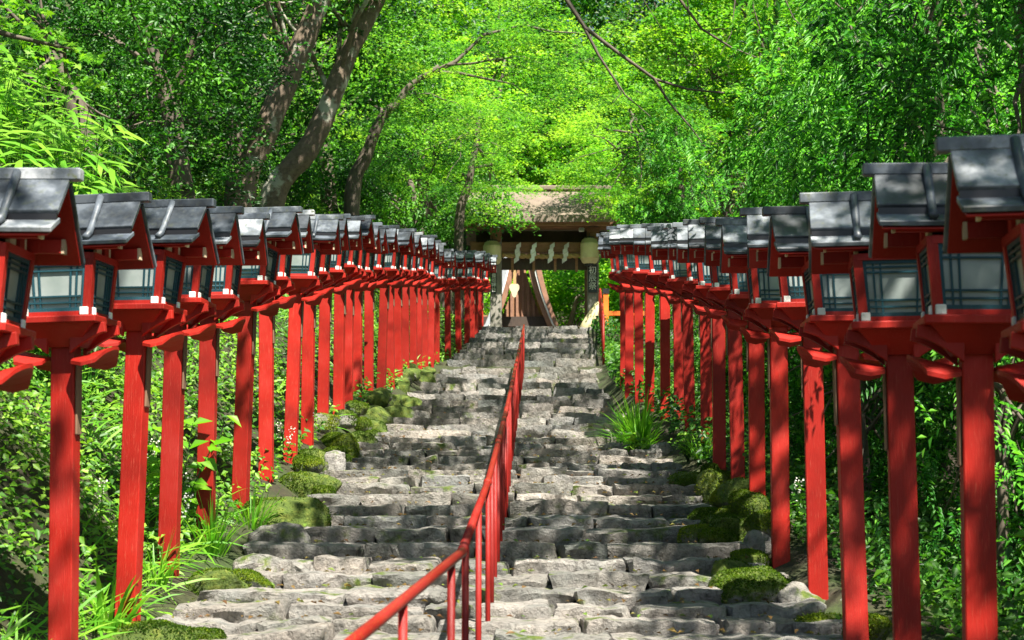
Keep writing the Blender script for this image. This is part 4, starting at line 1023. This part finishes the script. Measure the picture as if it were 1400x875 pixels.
# loose grass over the bank
p, r = scatter(16000, lambda r, d: -2.2 - abs(r.uniform(0, 1)) * min(6.5, 1.6 + d * .2) if d < 20 else xl(d) - .4 - r.uniform(0, 1) * 5.0, (6.0, 40), 33, .05)
cl = np_noise(p, 8, 1.5, 2); p = p[cl > -.1]; n = len(p); ax = np.stack([r.normal(.25, .5, n), r.normal(-.25, .5, n), r.uniform(.25, 1.0, n)], 1); nm = np.stack([r.normal(0, .4, n), r.normal(-.6, .3, n), r.uniform(.3, 1, n)], 1)
leaf_obj('bank_grass', p, nm, r.uniform(.18, .45, n), .045, r.uniform(.3, 1, n), M['grass'], axis=ax, shape='blade', kind='stuff')
tag(bpy.data.objects['bank_grass'], 'loose arching grass among the herbs of the steep bank', 'grass', kind='stuff')

def tuft(name, label, at_, n, length, width, mat='grass', spread=.8, seed=0, cat='grass tuft', group=None, lean=(0, 0)):
    r = np.random.default_rng(seed); t = empty(name, at_); tag(t, label, cat, group)
    a = r.uniform(0, 6.28, n); e = r.uniform(.25, 1, n) * spread; base = np.stack([np.cos(a), np.sin(a), np.zeros(n)], 1) * r.uniform(0, .12, n)[:, None]
    v, f, tn = [], [], []
    L = length * r.uniform(.6, 1.15, n); W = width * r.uniform(.7, 1.2, n)
    for i in range(n):
        d = np.array([math.cos(a[i]) + lean[0], math.sin(a[i]) + lean[1], 0]); sd = np.array([-d[1], d[0], 0]) / max(.01, np.linalg.norm(d)); k0 = len(v)
        for s in range(6):
            u = s / 5; pz = L[i] * (u * (1.15 - .35 * e[i]) - .62 * e[i] * u * u * 1.25); pr = L[i] * e[i] * (u ** 1.25) * .9
            c = base[i] + d * pr + np.array([0, 0, pz]); w = W[i] * (.5 * (1 - u) ** .6 if s else .35)
            v += [c + sd * w, c - sd * w]
        for s in range(5): f.append([k0 + 2 * s, k0 + 2 * s + 1, k0 + 2 * s + 3, k0 + 2 * s + 2])
        tn += [r.uniform(.3, 1)] * 12
    o = mesh_obj('blades', v, f, M[mat], t, True); at2 = o.data.attributes.new('tint', 'FLOAT', 'POINT'); at2.data.foreach_set('value', np.array(tn, dtype=np.float32))
    return t
def on(x, D): return (x, D, terrain(x, D) - .02)
tuft('grass_tuft', 'large bright green grass tuft spilling over the steps on the shrub side', on(P(874, 560, 18.6).x, 18.6), 260, .80, .024, seed=1, spread=.85, lean=(-.25, -.2), group='grass tufts')
tuft('grass_tuft', 'second bright grass clump behind the large tuft at the shrub-side posts', on(P(868, 535, 20.2).x, 20.2), 160, .62, .02, seed=2, lean=(-.2, -.1), group='grass tufts')
tuft('grass_tuft', 'long arching grass beside the fourth post up from the street under the bank', on(P(292, 745, 11.4).x, 11.4), 60, .55, .018, seed=3, lean=(.3, -.2), group='grass tufts')
tuft('grass_tuft', 'broad-bladed grass leaning before the third lantern post under the bank', on(P(150, 845, 9.2).x, 9.2), 26, .5, .035, seed=4, lean=(.3, -.1), group='grass tufts')
tuft('grass_tuft', 'fine grass at the bank foot beside the third lantern post', on(P(215, 800, 10.2).x, 10.2), 50, .45, .014, seed=5, lean=(.2, -.2), group='grass tufts')
tuft('grass_tuft', 'drooping grass over the dark moss stones on the shrub side', on(P(958, 630, 16.3).x, 16.2), 45, .42, .018, seed=6, lean=(-.3, -.2), group='grass tufts')
tuft('grass_tuft', 'shaded grass between the fifth and sixth posts under the bank', on(P(345, 712, 12.6).x, 12.6), 50, .45, .016, seed=7, lean=(.2, -.3), group='grass tufts')
# ferny plant and pale-leaved plant
def leafy(name, label, at_, n, h, spread, leaf, aspect, mat, seed, cat='plant', group=None, shape='diamond'):
    r = np.random.default_rng(seed); t = empty(name, at_); tag(t, label, cat, group); st = MB(); pos, ax = [], []
    for s in range(n):
        a = r.uniform(0, 6.28); e = r.uniform(.2, 1) * spread; L = h * r.uniform(.6, 1.1); pts = []
        for k in range(6):
            u = k / 5; pts.append(Vector((math.cos(a) * e * u ** 1.3 * L, math.sin(a) * e * u ** 1.3 * L, L * u * (1 - .25 * u * e))))
        st.tube(pts, [.006 * (1 - .7 * k / 5) for k in range(6)], 5, False)
        for k in range(2, 6):
            for sg in (-1, 1):
                d = np.array([-math.sin(a) * sg + math.cos(a) * .5, math.cos(a) * sg + math.sin(a) * .5, .1]); pos.append(np.array(pts[k]) + d * leaf * .35); ax.append(d)
    st.build('stems', M['broad'], t, True); pos = np.array(pos); m = len(pos)
    leaf_obj('leaves', pos, np.stack([r.normal(0, .3, m), r.normal(-.4, .3, m), np.ones(m)], 1), leaf * r.uniform(.7, 1.2, m), aspect, r.uniform(.4, 1, m), M[mat], t, axis=np.array(ax), shape=shape); return t
leafy('fern', 'small ferny plant on the dark stones under the shrub-side posts', on(P(940, 610, 16.6).x, 16.6), 16, .35, .9, .06, .5, 'cover', 21)
leafy('hosta', 'plant with pale striped leaves at the edge of the steps by the grass tuft', on(P(880, 595, 17.9).x - .05, 17.9), 9, .32, .6, .13, .45, 'cover', 22)
leafy('sapling', 'broad-leaved sapling arching before the fourth post under the bank', (P(300, 690, 11.5).x - .3, 11.5, terrain(P(300, 690, 11.5).x - .3, 11.5)), 7, .95, .55, .17, .45, 'grass', 23)
leafy('sapling', 'leafy shoot reaching in at the edge of the nearest shrub-side post', (2.10, 5.95, P(1400, 760, 5.95).z - .2), 5, .35, .8, .12, .4, 'grass', 24)
# bamboo grass at the top of the bank, upper left
br = random.Random(3)
for k in range(46):
    D = br.uniform(11.0, 16.5); X = -(D * .255) - br.uniform(0, .085) * D - .15; t = empty('bamboo_grass', on(X, D))
    tag(t, 'bamboo grass with long pale-edged leaves on top of the bank', 'bamboo grass', 'bamboo grass on the bank')
    r = np.random.default_rng(800 + k); st = MB(); pos, ax = [], []
    for s in range(4):
        a = r.uniform(0, 6.28); h = r.uniform(.8, 1.9); tip = Vector((math.cos(a) * .3, math.sin(a) * .3 - .1, h)); st.tube([Vector((0, 0, -.1)), tip * .5 + Vector((0, 0, .05)), tip], [.006, .005, .003], 5, False)
        for q_ in range(9):
            d = np.array([math.cos(a + r.normal(0, 1.1)), math.sin(a + r.normal(0, 1.1)), r.uniform(-.25, .35)]); pos.append(np.array(tip) * r.uniform(.55, 1)); ax.append(d)
    st.build('stems', M['grass'], t, True); pos = np.array(pos); m = len(pos)
    leaf_obj('leaves', pos, np.stack([r.normal(.1, .3, m), r.normal(-.5, .3, m), np.ones(m)], 1), r.uniform(.22, .40, m), .16, r.uniform(.5, 1, m), M['grass'], t, axis=np.array(ax), shape='blade')
# white flower spikes on the bank
fr_ = random.Random(9)
def flower_mesh_parts():
    t = empty('flowering_herb'); r = np.random.default_rng(5); st = MB(); st.tube([(0, 0, 0), (.03, -.03, .2), (.05, -.06, .38)], [.004, .003, .002], 5, False); st.build('stem', M['grass'], t, True)
    m = 26; u = r.uniform(.5, 1, m); pos = np.stack([.05 * u + r.normal(0, .022, m), -.06 * u + r.normal(0, .022, m), .38 * u], 1)
    leaf_obj('flowers', pos, r.normal(0, 1, (m, 3)) + np.array([0, -1, .5]), r.uniform(.016, .028, m), .8, r.uniform(0, 1, m), M['petal'], t, kind='stuff')
    m = 8; pos = np.stack([r.normal(0, .05, m), r.normal(0, .05, m), r.uniform(.03, .2, m)], 1); leaf_obj('leaves', pos, r.normal(0, .4, (m, 3)) + np.array([0, -.3, 1]), r.uniform(.05, .09, m), .5, r.uniform(.3, .9, m), M['cover'], t); return t
fp = flower_mesh_parts()
FL = [(140, 540, 10.5), (262, 650, 12), (85, 850, 8.2), (215, 640, 11), (250, 700, 11.3), (385, 600, 15.5), (392, 615, 15.4), (420, 590, 17), (316, 590, 14), (300, 520, 14), (205, 545, 12), (1085, 640, 12.2), (1160, 760, 9.6), (1150, 800, 9.4), (1100, 690, 11.6)]
for k, (x, y, D) in enumerate(FL):
    o = fp if k == 0 else copy_tree(fp); X = P(x, y, D).x
    o.location = (X, D, terrain(X, D) + .02); o.rotation_euler = (0, 0, fr_.uniform(-1, 1)); s_ = fr_.uniform(.7, 1.1); o.scale = (s_,) * 3
    tag(o, 'herb with a spike of tiny white flowers ' + ('on the bank' if X < 0 else 'behind the shrub-side posts'), 'flower', 'white-flowered herbs behind the posts')
for k, (o, W, D) in enumerate(BOULDERS):      # short moss on the boulders
    if D > 21: continue
    me = o.data; nv = len(me.polygons); r = np.random.default_rng(k + 60)
    cen = np.empty(nv * 3); nor = np.empty(nv * 3); ar = np.empty(nv); me.polygons.foreach_get('center', cen); me.polygons.foreach_get('normal', nor); me.polygons.foreach_get('area', ar)
    cen = cen.reshape(-1, 3); nor = nor.reshape(-1, 3); w_ = ar * np.clip(nor[:, 2] + .45, 0, 1) * np.clip(.6 + np_noise(cen, k, 7, 2), .03, 1); w_ /= w_.sum()
    n = int(2600 * min(1.6, W / .35)); ix = r.choice(nv, n, p=w_); pos = cen[ix] + r.normal(0, 1, (n, 3)) * np.sqrt(ar[ix])[:, None] * .45
    nn = unit(nor[ix] + r.normal(0, .5, (n, 3))); pos = pos - nor[ix] * np.sum((pos - cen[ix]) * nor[ix], 1)[:, None] + nor[ix] * .004
    leaf_obj('moss', pos, r.normal(0, 1, (n, 3)), r.uniform(.010, .024, n), .45, np.clip(.4 + .4 * np_noise(pos, k + 4, 6, 2) + r.normal(0, .15, n), 0, 1), M['moss'], o, axis=nn, kind='stuff')
print('objects', len(bpy.data.objects), 'tris', sum(len(m.polygons) for m in bpy.data.meshes))
